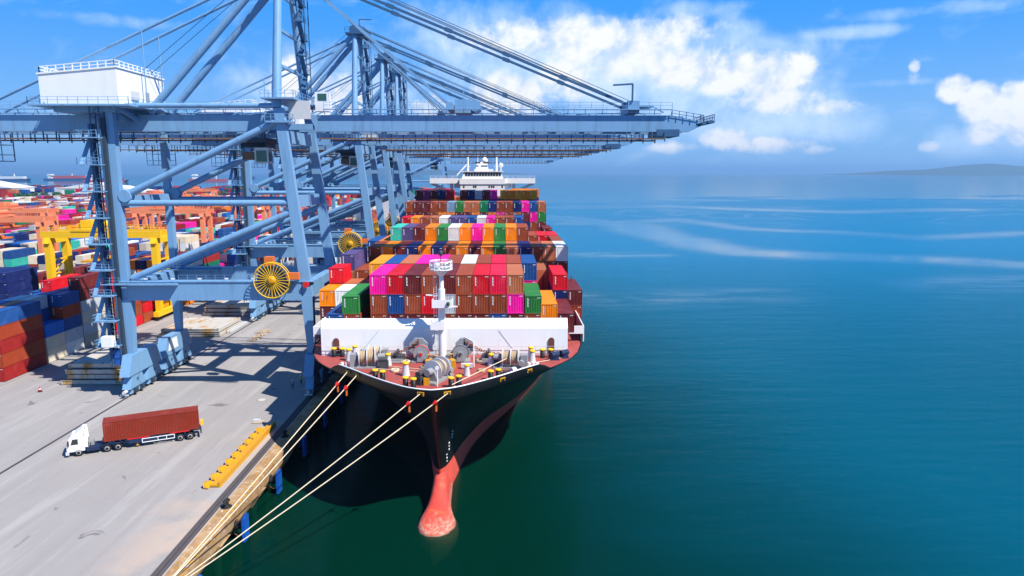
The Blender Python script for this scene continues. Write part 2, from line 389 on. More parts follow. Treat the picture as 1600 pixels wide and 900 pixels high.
band = q.m('MAXIMUM', band, q.m('MULTIPLY', near_line([(60, 578), (159, 632), (182, 529), (237, 500), (272, 449), (380, 490)], 28), .7))
pt = q.m('MAXIMUM', near_line([(36, 235), (95, 240)], 26), q.m('MAXIMUM', near_line([(42, 354), (75, 358)], 22), near_line([(165, 255), (215, 268)], 30)))
s1 = q.noise(q.vm('MULTIPLY', pos, (1, 1.5, 1)), .0042, 5, .55, 1.1)
loose = q.m('MULTIPLY', q.m('SUBTRACT', 1.0, q.ss(q.m('ABSOLUTE', q.m('SUBTRACT', s1, .5)), .006, .03)), q.ss(wy, 400, 700))
slick = q.m('MAXIMUM', q.m('MAXIMUM', band, q.m('MULTIPLY', loose, .3)), q.m('MULTIPLY', q.m('MULTIPLY', pt, frg), .85))
far = q.ss(q.m('ADD', wy, q.m('ADD', q.m('MULTIPLY', wx, -.12), q.m('MULTIPLY', q.m('SUBTRACT', s1, .5), 900))), 950, 1150)
calm = q.m('MAXIMUM', slick, q.m('MULTIPLY', far, .8))
rip = q.noise(q.vm('MULTIPLY', pos, (.32, 1.0, 1)), .55, 4, .6, .4)
rip2 = q.noise(q.vm('MULTIPLY', pos, (.5, 1.0, 1)), 2.4, 3, .6)
swell = q.noise(q.vm('MULTIPLY', pos, (.25, 1.0, 1)), .16, 3, .5)
hgt = q.m('ADD', q.m('MULTIPLY', rip, 1.0), q.m('ADD', q.m('MULTIPLY', rip2, .3), q.m('MULTIPLY', swell, 1.6)))
bp = q.n('ShaderNodeBump'); bp.inputs['Distance'].default_value = .30
lee = q.ss(q.m('ADD', wx, q.m('MULTIPLY', wy, .12)), 8, 55, .38, 1.0)           # sheltered between ship and quay
q.put(bp.inputs['Strength'], q.m('MULTIPLY', q.m('MULTIPLY', q.lin(calm, 0, 1, .62, .06), lee), q.lin(wy, 100, 900, 1, .55)))
q.put(bp.inputs['Height'], hgt)
fr = q.n('ShaderNodeFresnel'); fr.inputs[0].default_value = 1.33; q.put(fr.inputs['Normal'], bp.outputs[0])
gl = q.n('ShaderNodeBsdfGlossy'); q.put(gl.inputs['Roughness'], q.m('MULTIPLY', q.lin(calm, 0, 1, .26, .04), q.lin(lee, .38, 1, .3, 1))); q.put(gl.inputs['Normal'], bp.outputs[0])
df = q.n('ShaderNodeBsdfDiffuse'); q.put(df.inputs[0], body)
tr = q.n('ShaderNodeBsdfTransparent'); tr.inputs[0].default_value = (.75, .95, .85, 1)
mx = q.n('ShaderNodeMixShader'); mx.inputs[0].default_value = .62; t.links.new(tr.outputs[0], mx.inputs[1]); t.links.new(df.outputs[0], mx.inputs[2])
m2 = q.n('ShaderNodeMixShader'); q.put(m2.inputs[0], q.m('MULTIPLY', fr.outputs[0], q.lin(calm, 0, 1, .32, .85))); t.links.new(mx.outputs[0], m2.inputs[1]); t.links.new(gl.outputs[0], m2.inputs[2])
t.nodes.remove(b); t.links.new(m2.outputs[0], out.inputs[0])
va = q.n('ShaderNodeVolumeAbsorption'); va.inputs[0].default_value = (.10, .52, .42, 1); va.inputs[1].default_value = .22
t.links.new(va.outputs[0], out.inputs['Volume'])

# ------------------------------------------------------------------ water, sea bed, land
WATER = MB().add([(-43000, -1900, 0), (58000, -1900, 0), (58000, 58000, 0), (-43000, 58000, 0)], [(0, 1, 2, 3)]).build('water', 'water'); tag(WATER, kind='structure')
tag(MB().add([(-43000, -1900, -14), (58000, -1900, -14), (58000, 58000, -14), (-43000, 58000, -14)], [(0, 1, 2, 3)]).build('sea_bed', 'seabed'), kind='structure')
QX = -30.9
land = MB().prism([(-32.9, -160), (-32.9, 900), (-110, 1150), (-800, 1300), (-1300, 2000), (-3000, 2500), (-3600, -160)], 'z', 1.3, 3.5)
land.prism([(-48, -160), (-48, 900), (-110, 1150), (-800, 1300), (-1300, 2000), (-3000, 2500), (-3600, -160)], 'z', -14, 1.3)
tag(land.build('quay_ground', 'apron'), kind='structure')
# rail pits laid as thin sheets
def sheet(name, x0, x1, y0, y1, z, mat):
    return tag(MB().add([(x0, y0, z), (x1, y0, z), (x1, y1, z), (x0, y1, z)], [(0, 1, 2, 3)]).build(name, mat), kind='structure')
sheet('rail_pit', -34.25, -33.1, -150, 880, 3.504, 'pit_dark'); sheet('rail_pit', -65.5, -65.05, -150, 880, 3.504, 'rail_dark')
for x in (-33.62, -65.28):
    tag(MB().box(x - .05, x + .05, -150, 880, 3.504, 3.53).box(x - .13, x + .13, -150, 880, 3.504, 3.51).build('crane_rail', 'rail_dark'), kind='structure')
tag(MB().box(-34.02, -33.98, -150, 880, 3.506, 3.54).box(-33.2, -33.16, -150, 880, 3.506, 3.56).build('rail_edge_angle', 'dark_steel'), kind='structure')
# quay wall: cope blocks, stained fascia, haunches, piles, edge kerb
qw = empty('quay_wall', (QX, 60, 0)); tag(qw, 'stained tan concrete quay edge beam above the harbour water', 'quay wall')
BL = 12.0
for i in range(0, 26):
    y0 = 33 + i * BL
    if y0 > 330: break
    o = MB().frustum(-32.9, QX - .35, y0 + .02, y0 + BL - .02, 1.25, -32.9, QX, y0 + .02, y0 + BL - .02, 2.0).box(-32.9, QX, y0 + .02, y0 + BL - .02, 2.0, 3.5 + .006).build('cope_block', 'cope', qw)
    MB().box(QX - .42, QX - .12, y0 + .3, y0 + BL - .3, 3.5, 3.68).build('edge_kerb', 'cope', o)
    # studs painted yellow along the kerb
    st = MB()
    for k in range(9): st.box(QX - .40, QX - .14, y0 + 1.0 + k * 1.25, y0 + 1.45 + k * 1.25, 3.68, 3.71)
    st.build('kerb_mark', 'yellow_paint', o)
    yc = y0 + BL / 2 - 3.2
    MB().frustum(-32.9, QX - .9, yc - 1.1, yc + 1.1, .2, -32.9, QX + .25, yc - 1.3, yc + 1.3, 1.9).build('haunch', 'cope', qw)
MB().box(-32.9, QX, 345.02, 900, 1.25, 3.506).build('cope_beam', 'cope', qw)
MB().box(-32.9, QX, -150, 32.98, 1.25, 3.506).build('cope_beam', 'cope', qw)
pl = MB()
for i in range(60):
    for x in (-33.6, -39.5): pl.tube((x, 10 + i * 6, -14), (x, 10 + i * 6, 1.3), .45, n=8, caps=False)
tag(pl.build('pile', 'piles', qw), kind='stuff')
FE = (62.6, 75.2, 87.4, 99.6, 111.8, 124.0)
ORD = ['nearest', 'second nearest', 'third nearest', 'fourth nearest', 'fifth nearest', 'sixth nearest']
for i, y in enumerate(FE):
    r = empty('quay_fender', (QX, y, 2.0)); tag(r, 'blue panel fender on black rubber cone, %s along the quay edge' % ORD[i], 'fender', 'fenders along the quay edge')
    MB().box(-29.95, -29.66, y - .75, y + .75, .15, 3.05).box(-29.66, -29.60, y - .70, y - .02, .2, 3.0).box(-29.66, -29.60, y + .02, y + .70, .2, 3.0).build('panel', 'fender_blue', r)
    MB().lathe([(.62, 0), (.62, .16), (.42, .34), (.42, .62), (.55, .86), (.55, 1.0)], (QX - .02, y, 1.95), 'x', 14).build('rubber_cone', 'rubber', r)
    for zz in (2.75, .9): MB().path([(QX, y - .5, zz + .25), (QX + .5, y - .55, zz - .05), (-29.95, y - .6, zz + .1)], .035, 5).build('chain', 'rusty_chain', r)
def bollard(y, label, x=-32.35):
    r = empty('quay_bollard', (x, y, 3.5)); tag(r, label, 'bollard', 'bollards on the quay edge')
    MB().lathe([(.62, 3.5), (.62, 3.58), (.34, 3.66), (.27, 4.0), (.33, 4.15), (.33, 4.28), (.2, 4.36)], (x, y, 0), 'z', 14).build('post', 'rubber', r)
    MB().path([(x + .1, y - .62, 4.02), (x, y - .45, 4.26), (x - .03, y, 4.34), (x, y + .45, 4.26), (x + .1, y + .62, 4.02)], .17, 8).build('horn', 'rubber', r)
bollard(58.8, 'black horn bollard on the quay edge just below the frame, taking the ropes')
bollard(76.5, 'black horn bollard on the tan quay edge below the yellow finned frame')
bollard(98.5, 'black horn bollard on the shaded quay edge beyond the yellow finned frame')
# ------------------------------------------------------------------ the ship
CX = -8.2; DZ = 16.7; RIM = 17.8
def ip(tab, x):
    for (a, u), (b_, v) in zip(tab[:-1], tab[1:]):
        if x <= b_: return u + (v - u) * (x - a) / (b_ - a)
    return tab[-1][1]
H18 = [(75.7, 0), (76.1, 1.6), (77.0, 3.3), (79.5, 6.1), (81.8, 8.4), (84.1, 10.4), (86.4, 12.7), (89.2, 15.2), (93.5, 18.0), (103, 20.9), (180, 21.25), (330, 21.25), (402, 19.5)]
H45 = [(84.2, 0), (85.4, .85), (88.4, 1.45), (92.2, 2.15), (96.2, 3.2), (100.5, 4.5), (104.5, 6.0), (108.5, 8.1), (116, 11.6), (135, 18.3), (180, 21.25), (330, 21.25), (400, 17)]
H00 = [(86, 0), (87.6, .95), (91.5, 1.5), (96.5, 2.1), (102, 3.0), (107.5, 4.4), (113.5, 6.6), (121, 9.7), (132, 13.6), (152, 19.0), (190, 21.25), (330, 21.25), (396, 9)]
HM8 = [(90, 0), (93, .5), (97, 1.0), (102, 1.8), (108, 2.8), (114, 4.2), (121, 6.2), (129, 9.0), (142, 13), (162, 18.5), (205, 21.0), (330, 21.0), (380, 5)]
def dense(tab):
    out = []
    for (a, u), (b_, v) in zip(tab[:-1], tab[1:]):
        for k in range(3): out.append((a + (b_ - a) * k / 3, u + (v - u) * k / 3))
    out.append(tab[-1]); 
    for _ in range(2):   # soften the polyline
        sm = out[:]
        for i in range(1, len(out) - 1): sm[i] = tuple(.25 * out[i - 1][j] + .5 * out[i][j] + .25 * out[i + 1][j] for j in (0, 1))
        out = sm
    return out
D18, D45, D00, DM8 = map(dense, (H18, H45, H00, HM8))
def level(z):
    if z <= 0: t_ = (z + 8) / 8; A, B = DM8, D00; e1 = e2 = t_
    elif z <= 4.5: t_ = z / 4.5; A, B = D00, D45; e1 = e2 = t_
    else: t_ = min(1.0, (z - 4.5) / (DZ - 4.5)); A, B = D45, D18; e1 = t_ ** 1.12; e2 = t_ ** 1.45
    return [(a[0] + (b_[0] - a[0]) * e1, a[1] + (b_[1] - a[1]) * e2) for a, b_ in zip(A, B)]
def shell(zs, name, mat, parent, topfn=None):
    mb = MB(); rows = []
    for z in zs:
        L = level(z)
        pts = []
        for (y, h) in L:
            zz = z
            if topfn and z == zs[-1]: zz = topfn(y)
            pts.append((y, h, zz))
        rows.append([(CX - h, y, zz) for y, h, zz in pts[::-1]] + [(CX + h, y, zz) for y, h, zz in pts[1:]])
    n = len(rows[0]); vs = [p for r_ in rows for p in r_]
    fs = [(i * n + k, i * n + k + 1, (i + 1) * n + k + 1, (i + 1) * n + k) for i in range(len(rows) - 1) for k in range(n - 1)]
    fs += [(i * n + n - 1, i * n, (i + 1) * n, (i + 1) * n + n - 1) for i in range(len(rows) - 1)]   # transom
    mb.add(vs, fs, 0, True)
    return mb.build(name, mat, parent), rows
SH = empty('container_ship', (CX, 240, 0)); tag(SH, 'large black container ship with red boot topping moored bow-on at the quay', 'ship')
topf = lambda y: RIM if y < 86.8 else (RIM - (RIM - DZ - .12) * min(1, (y - 86.8) / 1.4))
hull, hr = shell([4.5, 5.2, 6.2, 7.5, 9, 10.5, 12, 13.5, 15, 16.0, DZ, RIM], 'hull', 'hull_black', SH, topf)
low, _ = shell([-8, -5, -2.5, -.8, 0, .8, 1.8, 2.8, 3.7, 4.5], 'boot_topping', 'hull_red', SH)
# bulbous bow, rising clear of the water and sweeping up into the stem
bu = MB(); sec = [(75.5, -.6, .3, .2), (75.8, -.45, 1.1, .6), (76.5, -.4, 1.8, .95), (77.8, -.3, 2.25, 1.2), (79.3, -.2, 2.1, 1.5), (80.8, -.1, 1.65, 1.75), (82.2, 0, 1.35, 2.2), (83.4, 0, 1.2, 3.0), (84.6, 0, 1.12, 3.9), (86.5, 0, 1.1, 4.3), (90.0, 0, 1.0, 4.0)]
NB = 20; vs = []
for (y, zc, hw, hh) in sec:
    for k in range(NB):
        a = 2 * math.pi * k / NB; ca, sa = math.cos(a), math.sin(a)
        z = zc + (hh if sa > 0 else 3.2) * math.copysign(abs(sa) ** .9, sa); wdt = hw * (1.0 if sa > 0 else 1.25)
        vs.append((CX + wdt * math.copysign(abs(ca) ** .8, ca), y, z))
fs = [(i * NB + k, i * NB + (k + 1) % NB, (i + 1) * NB + (k + 1) % NB, (i + 1) * NB + k) for i in range(len(sec) - 1) for k in range(NB)]
bu.add(vs, fs, 0, True); bu.add(vs[:NB], [tuple(range(NB))], 0, True)
bu.build('bulbous_bow', 'bulb_red', SH)
# rim: white painted bulwark cap
L = level(RIM); cap = [(y, h) for y, h in L if y < 87.2]
cp = MB(); cp.path([(CX - h, y, RIM + .04) for y, h in cap[::-1]] + [(CX + h, y, RIM + .04) for y, h in cap[1:]], .085, 6); cp.build('bulwark_cap', 'ship_white', SH)
# inside of the bulwark, set in from the shell
bi = MB(); ins = [(-(h - .25), y) for y, h in cap[::-1][:-1]] + [(0, cap[0][0] + .3)] + [(h - .25, y) for y, h in cap[1:]]
vs = [(CX + x, y + .12, DZ - .02) for x, y in ins] + [(CX + x, y + .12, RIM + .02) for x, y in ins]; n = len(ins)
bi.add(vs, [(i + 1, i, n + i, n + i + 1) for i in range(n - 1)], 0, True); bi.build('bulwark_inside', 'deck_red', SH)
# forecastle deck and main deck
dk = [(y, max(0.0, h - .12)) for y, h in level(DZ - .03)]
fd = [p for p in dk if p[0] < 97]; poly = [(CX - h, y) for y, h in fd[::-1]] + [(CX + h, y) for y, h in fd[1:]]
MB().add([(x, y, DZ) for x, y in poly], [tuple(range(len(poly)))[::-1]]).build('forecastle_deck', 'deck_red', SH)
md = [p for p in dk if p[0] > 95]; poly = [(CX - h, y) for y, h in md[::-1]] + [(CX + h, y) for y, h in md]
MB().add([(x, y, DZ - .02) for x, y in poly], [tuple(range(len(poly)))[::-1]]).build('main_deck', 'deck_red', SH)
# breakwater, white, top bent back
bx0, bx1 = -25.45, 9.05
bw = MB(); BWP = [(95.20, DZ), (95.25, 20.5), (96.20, 21.75), (96.40, 21.75), (95.50, 20.4), (95.45, DZ)]
bw.prism(BWP, 'x', bx0, bx1)
BW = bw.build('breakwater', 'ship_white', SH)
MB().box(bx1 - .2, bx1, 95.46, 99.6, DZ, 20.3).build('end_plate', 'ship_white', BW)
MB().box(bx0, bx0 + .2, 95.46, 99.6, DZ, 20.3).build('end_plate', 'ship_white', BW)
for s in (-1, 1):
    x = -8.3 + s * 15.05
    d = MB(); pr = [(x - .42, 17.0), (x + .42, 17.0), (x + .42, 18.8)] + [(x + .42 * math.cos(a), 18.8 + .42 * math.sin(a)) for a in (R(45), R(90), R(135))] + [(x - .42, 18.8)]
    d.prism(pr, 'y', 95.06, 95.18); d.build('doorway', 'brown_door', BW)
    sl_ = MB().beam((-19.8, 95.17, 17.4) if s < 0 else (-.6, 95.2, 20.2), (-17.4, 95.2, 20.2) if s < 0 else (1.3, 95.17, 17.6), .03, .03)
    sl_.build('wire_stay', 'steel_grey', BW)
ra = MB()
for z in (17.5, 18.0): ra.beam((bx0 + .3, 94.90, z), (bx1 - .3, 94.90, z), .04, .04)
for k in range(18): ra.beam((bx0 + 1 + k * 1.93, 94.90, DZ), (bx0 + 1 + k * 1.93, 94.90, 18.02), .04, .04)
ra.build('grab_rail', 'light_grey', BW)
# red fire box at the breakwater
MB().box(-12.9, -12.35, 94.70, 95.10, 17.6, 18.7).build('fire_box', 'red_paint', SH)
# ---- foremast
FM = MB().tube((-8.4, 93.6, DZ), (-8.4, 93.6, 26.4), .55, .48, 14).tube((-8.4, 93.6, 26.4), (-8.4, 93.6, 29.0), .34, .30, 12).build('foremast', 'ship_white', SH)
def basket(x0, x1, y0, y1, z, h, name):
    b_ = MB().box(x0, x1, y0, y1, z, z + .12)
    b_.box(x0, x1, y0, y0 + .06, z + .12, z + h).box(x0, x0 + .06, y0 + .06, y1, z + .12, z + h).box(x1 - .06, x1, y0 + .06, y1, z + .12, z + h)
    return b_.build(name, 'ship_white', FM)
basket(-9.6, -6.9, 92.3, 94.2, 24.0, 1.1, 'platform'); basket(-9.9, -8.0, 92.6, 94.2, 20.9, 1.15, 'platform')
pf = MB().lathe([(.35, 28.2), (1.0, 28.9), (1.0, 29.0), (1.55, 29.05), (1.55, 29.15)], (-8.4, 93.6, 0), 'z', 14)
for k in range(12):
    a = 2 * math.pi * k / 12; pf.beam((-8.4 + 1.5 * math.cos(a), 93.6 + 1.5 * math.sin(a), 29.1), (-8.4 + 1.5 * math.cos(a), 93.6 + 1.5 * math.sin(a), 30.2), .09, .09)
    a2 = 2 * math.pi * (k + 1) / 12
    for zz in (29.6, 30.2): pf.beam((-8.4 + 1.5 * math.cos(a), 93.6 + 1.5 * math.sin(a), zz), (-8.4 + 1.5 * math.cos(a2), 93.6 + 1.5 * math.sin(a2), zz), .1, .14)
pf.build('crow_platform', 'ship_white', FM)
MB().lathe([(.25, 29.15), (.42, 29.25), (.42, 30.0), (.3, 30.15)], (-9.0, 93.2, 0)).build('mast_light', 'light_grey', FM)
MB().lathe([(.2, 29.15), (.36, 29.25), (.36, 29.9), (.25, 30.05)], (-7.7, 93.2, 0)).build('mast_light', 'light_grey', FM)
MB().tube((-8.4, 93.6, 29.0), (-8.4, 93.6, 31.2), .09, .07, 8).lathe([(.12, 30.9), (.3, 31.0), (.3, 31.5), (.1, 31.7)], (-8.4, 93.6, 0), n=10).build('masthead', 'dark_steel', FM)
MB().lathe([(.10, 24.3), (.22, 24.4), (.22, 24.75), (.1, 24.85)], (-7.4, 92.22, 0)).build('side_light', 'green_dark', FM)
ld = MB()
for x in (-9.45, -9.05): ld.beam((x, 93.3, DZ), (x, 93.3, 28.8), .06, .06)
for k in range(38): ld.beam((-9.45, 93.3, DZ + .4 + k * .31), (-9.05, 93.3, DZ + .4 + k * .31), .04, .04)
for k in range(8): ld.beam((-9.25, 93.3, 18 + k * 1.3), (-8.8, 93.5, 18 + k * 1.3), .06, .06)
ld.build('ladder', 'light_grey', FM)
MB().beam((-10.5, 93.4, 25.6), (-8.4, 93.5, 25.5), .16, .16).build('yard_arm', 'ship_white', FM); MB().beam((-8.4, 93.5, 23.9), (-6.2, 93.4, 24.0), .16, .16).build('yard_arm', 'ship_white', FM)
# ---- deck fittings
def bitts(x, y, rot=0, n=2, gap=1.0):
    mb = MB(); r = []
    for k in range(n):
        xx = x + (k - (n - 1) / 2) * gap * math.cos(rot); yy = y + (k - (n - 1) / 2) * gap * math.sin(rot)
        mb.lathe([(.36, DZ), (.33, DZ + .1), (.33, DZ + 1.05)], (xx, yy, 0), n=12); r.append((xx, yy))
    mb.obj = mb.build('bitts', 'black', SH)
    for xx, yy in r: MB().lathe([(.36, DZ + 1.05), (.40, DZ + 1.1), (.40, DZ + 1.22), (.34, DZ + 1.26)], (xx, yy, 0), n=12).build('bitt_cap', 'bright_yellow', mb.obj)
for (x, y, rt) in ((-11.2, 80.3, -.5), (-5.8, 80.7, .7), (-15.4, 83.5, -.5), (-1.1, 83.5, .6), (-23.0, 94.6, 0), (6.0, 93.7, 0)): bitts(x, y, rt, 2, 1.15)
def vent(x, y, s=1.0):
    o = MB().lathe([(.46 * s, DZ), (.43 * s, DZ + .1), (.29 * s, DZ + 1.15 * s), (.29 * s, DZ + 1.25 * s)], (x, y, 0), n=14).build('mushroom_vent', 'light_grey', SH)
    MB().lathe([(.33 * s, DZ + 1.25 * s), (.35 * s, DZ + 1.42 * s), (.25 * s, DZ + 1.5 * s)], (x, y, 0), n=14).build('vent_cap', 'bright_yellow', o)
for (x, y, s) in ((-21.0, 92.4, 1.15), (-20.6, 94.4, 1.1), (-15.3, 90.0, 1.1), (-12.3, 85.2, 1.2), (-4.6, 85.1, 1.0), (-1.6, 89.5, 1.15), (3.9, 91.3, 1.15), (3.8, 93.4, 1.1)): vent(x, y, s)
def winch(x, y, rot, drum='deck_rope', big=1.0):
    """mooring winch: rope drum between end frames, gear case and motor"""
    r = MB(); b0 = big
    c, s_ = math.cos(rot), math.sin(rot)
    def P(u, v, w): return (x + (u * c - v * s_) * b0, y + (u * s_ + v * c) * b0, DZ + w * b0)
    def bx(mb, u0, u1, v0, v1, w0, w1): mb.hexa([P(u0, v0, w0), P(u1, v0, w0), P(u1, v1, w0), P(u0, v1, w0)], [P(u0, v0, w1), P(u1, v0, w1), P(u1, v1, w1), P(u0, v1, w1)])
    bx(r, -1.9, 1.9, -.8, .8, 0, .18)
    for u in (-1.0, 1.0): r.hexa([P(u - .12, -.7, .18), P(u + .12, -.7, .18), P(u + .12, .7, .18), P(u - .12, .7, .18)], [P(u - .12, -.25, 1.25), P(u + .12, -.25, 1.25), P(u + .12, .25, 1.25), P(u - .12, .25, 1.25)])
    o = r.build('mooring_winch', 'steel_grey', SH)
    d = MB(); [d.tube(P(-.85 + k * .17, 0, 1.15), P(-.85 + k * .17 + .15, 0, 1.15), (.66 if k % 2 else .70) * b0, n=16) for k in range(10)]; d.build('rope_drum', drum, o)
    f = MB()
    for u in (-.86, .02, .86): f.tube(P(u - .04, 0, 1.15), P(u + .04, 0, 1.15), .98 * b0, n=20)
    f.build('drum_flange', 'light_grey', o)
    g_ = MB(); bx(g_, 1.15, 1.85, -.55, .55, .18, 1.55); g_.tube(P(1.2, -1.0, .75), P(1.2, -.5, .75), .3 * b0, n=10); g_.build('gear_case', 'steel_grey', o)
    mo = MB(); mo.tube(P(-1.9, 0, 1.15), P(-1.15, 0, 1.15), .34 * b0, n=12); mo.build('warping_head', 'steel_grey', o); k_ = MB(); bx(k_, -2.3, -1.3, .45, 1.15, .0, .8); k_.tube(P(-2.2, .8, 1.0), P(-1.2, .8, 1.0), .28 * b0, n=10); k_.build('drive_motor', 'dark_steel', o)
winch(-17.9, 89.3, math.pi + .12, 'deck_rope', 1.2); winch(1.0, 88.8, -.12, 'deck_rope', 1.2); winch(-8.2, 83.4, R(66), 'deck_rope', 1.3)
winch(-17.6, 93.2, 0, 'tan_bag', .95)
def windlass(x, y, s):
    o = MB().box(x - 1.3, x + 1.3, y - .9, y + 1.2, DZ, DZ + .2).hexa([(x - .55, y - 1.0, DZ + .2), (x + .55, y - 1.0, DZ + .2), (x + .55, y - .6, DZ + .2), (x - .55, y - .6, DZ + .2)], [(x - .3, y - 1.0, DZ + 1.5), (x + .3, y - 1.0, DZ + 1.5), (x + .3, y - .6, DZ + 1.5), (x - .3, y - .6, DZ + 1.5)]).build('anchor_windlass', 'steel_grey', SH)
    oct_ = [(x + s * .5 + 1.35 * math.cos(R(22.5 + 45 * k)), DZ + 1.75 + 1.35 * math.sin(R(22.5 + 45 * k))) for k in range(8)]
    MB().prism(oct_, 'y', y + .75, y + 1.25).build('gear_cover', 'steel_grey', o); MB().box(x + s * .5 - .06, x + s * .5 + .06, y + .70, y + .74, DZ + .5, DZ + 2.95).box(x + s * .5 - 1.2, x + s * .5 + 1.2, y + .70, y + .74, DZ + 1.7, DZ + 1.82).build('cover_rib', 'dark_steel', o)
    MB().tube((x, y - .55, DZ + 1.25), (x, y + .2, DZ + 1.25), 1.05, n=20).build('brake_drum', 'steel_grey', o)
    MB().path([(x + 1.08 * math.cos(R(18 * k)), y - .5, DZ + 1.25 + 1.08 * math.sin(R(18 * k))) for k in range(-2, 13)], .07, 6).build('brake_band', 'red_paint' if s < 0 else 'dark_steel', o)
    MB().tube((x, y - 1.1, DZ + 1.2), (x, y - 1.02, DZ + 1.2), .22, n=10).build('shaft_end', 'red_paint' if s < 0 else 'dark_steel', o)
    MB().tube((x + s * -.2, y + .2, DZ + 1.3), (x + s * -.2, y + .75, DZ + 1.3), .75, n=14).build('chain_wheel', 'dark_steel', o)
    MB().tube((x - s * 1.9, y, DZ + .9), (x - s * .8, y, DZ + .9), .45, n=12).box(x - s * 1.6 - .5, x - s * 1.6 + .5, y - .4, y + .6, DZ + .2, DZ + .7).build('motor', 'steel_grey', o)
windlass(-11.1, 92.0, -1); windlass(-5.8, 92.0, 1)
def chain(p, q, name='anchor_chain'):
    p = Vector(p); q = Vector(q); n = 16; mb = MB()
    for k in range(n):
        c = p.lerp(q, (k + .5) / n); c.z -= .5 * math.sin(math.pi * (k + .5) / n); d = (q - p).normalized() * ((q - p).length / n * .66)
        a = Vector((0, 0, 1)).cross(d).normalized() * .16 if k % 2 else Vector((0, 0, .16))
        mb.path([c - d + a * .4, c - d * .6 + a, c + d * .6 + a, c + d + a * .4, c + d - a * .4, c + d * .6 - a, c - d * .6 - a, c - d - a * .4, c - d + a * .4], .06, 5)
    return mb.build(name, 'rusty_chain', SH)
chain((-11.6, 92.6, DZ + 2.6), (-16.2, 93.2, DZ + .7)); chain((-5.1, 92.6, DZ + 2.6), (-.2, 93.0, DZ + .7))
for s in (-1, 1):
    x = CX + s * 6.2
    o = MB().frustum(x - 1.2, x + 1.2, 91.6, 92.9, DZ, x - .9, x + .9, 91.7, 92.8, DZ + .9).box(x - .15, x + .15, 91.4, 93.1, DZ + .9, DZ + 1.5).build('chain_stopper', 'dark_steel', SH)
    MB().box(x - .9, x + .9, 91.2, 91.5, DZ, DZ + .5).build('stopper_bar', 'steel_grey', o)
    x = CX + s * 1.6
    MB().box(x - .35, x + .35, 88.2, 88.9, DZ, DZ + 1.1).build('valve_stand', 'yellow_paint', SH)
MB().box(-5.5, -4.0, 88.0, 88.6, DZ + .2, DZ + .7).box(-5.4, -4.1, 88.1, 88.5, DZ, DZ + .2).build('locker', 'light_grey', SH)
MB().tube((-3.9, 89.2, DZ), (-3.9, 89.2, DZ + 3.4), .09, n=8).beam((-3.9, 89.2, DZ + 3.4), (-5.2, 90.2, DZ + 3.8), .12, .12).build('davit', 'ship_white', SH)
MB().tube((-7.9, 80.6, DZ), (-7.9, 80.6, DZ + 2.1), .07, n=8).lathe([(.26, -.03), (.26, .03)], (-7.9, 80.55, DZ + 2.3), 'y', 14).build('jack_staff', 'ship_white', SH)
MB().box(-9.6, -8.9, 81.0, 81.5, DZ, DZ + .9).build('stand_frame', 'yellow_paint', SH)
for (x, y, a) in ((-20.6, 88.9, .8), (3.9, 88.6, -.8)):
    o = MB().box(x - .9, x + .9, y - .3, y + .3, DZ, DZ + .15).build('roller_fairlead', 'light_grey', SH)
    for k in (-.55, 0, .55): MB().tube((x + k, y, DZ + .15), (x + k, y, DZ + .75), .2, n=10).build('roller', 'ship_white', o)
o = MB().tube((1.0, 85.2, DZ + .5), (1.5, 85.6, DZ + .5), .5, n=14).build('rope_reel', 'light_grey', SH)
dl = MB()   # mooring lines lying across the deck
for p, q_ in (((-17.0, 90.0, DZ + .06), (-9.8, 87.6, DZ + .06)), ((-16.5, 88.2, DZ + .06), (-9.6, 86.6, DZ + .06)), ((.5, 88.2, DZ + 1.4), (-6.0, 78.4, DZ + .9)), ((2.0, 89.2, DZ + .1), (8.0, 93.2, DZ + .1))): dl.tube(p, q_, .055, n=5)
dl.build('mooring_line', 'rope', SH)
# fairlead plates on the outside of the bulwark
def onrim(y):
    for (a, u), (b_, v) in zip(cap[:-1], cap[1:]):
        if a <= y <= b_: return u + (v - u) * (y - a) / (b_ - a)
    return cap[-1][1]
FL = [(-1, 85.0), (-1, 83.4), (-1, 76.0), (1, 76.25), (1, 81.5), (1, 85.2)]
for s, y in FL:
    h = onrim(y); h2 = onrim(y + .6); a = Vector((s * (h2 - h), .6, 0)).normalized(); nrm = Vector((s * a.y, -abs(a.x) , 0)).normalized()
    c = Vector((CX + s * h, y, RIM - .55)) + nrm * .06
    mb = MB()
    for k in (-.36, .36): mb.beam(c + a * k - Vector((0, 0, .16)), c + a * k + Vector((0, 0, .16)), .14, .14)
    mb.beam(c - a * .43 + Vector((0, 0, .2)), c + a * .43 + Vector((0, 0, .2)), .14, .1)
    mb.build('fairlead', 'yellow_paint', SH)
    MB().beam(c - a * .3, c + a * .3, .1, .3).build('fairlead_throat', 'black', SH)
# dark winch machinery at the ship's side, abaft the bulwark, both sides
for s in (-1, 1):
    if s > 0:
        for k, (x, y) in enumerate(((CX + 15.2, 92.6), (CX + 16.6, 93.6))):
            o = MB().frustum(x - .7, x + .7, y - .45, y + .45, DZ, x - .4, x + .4, y - .3, y + .3, DZ + .8).build('side_roller', 'chassis_blue', SH)
            MB().tube((x - .5, y - .5, DZ + .75), (x + .5, y + .3, DZ + .75), .4, n=12).build('roller_drum', 'chassis_blue', o)
    # white side screen beside the first stowed boxes
    xx = CX + s * 20.3
    MB().box(min(xx, xx + s * .15), max(xx, xx + s * .15), 103, 135, DZ, 19.1).build('side_screen', 'ship_white', SH)
    MB().box(min(xx - s * 3.4, xx), max(xx - s * 3.4, xx), 103.0, 103.2, DZ + 1.2, 19.1).build('side_screen', 'ship_white', SH)
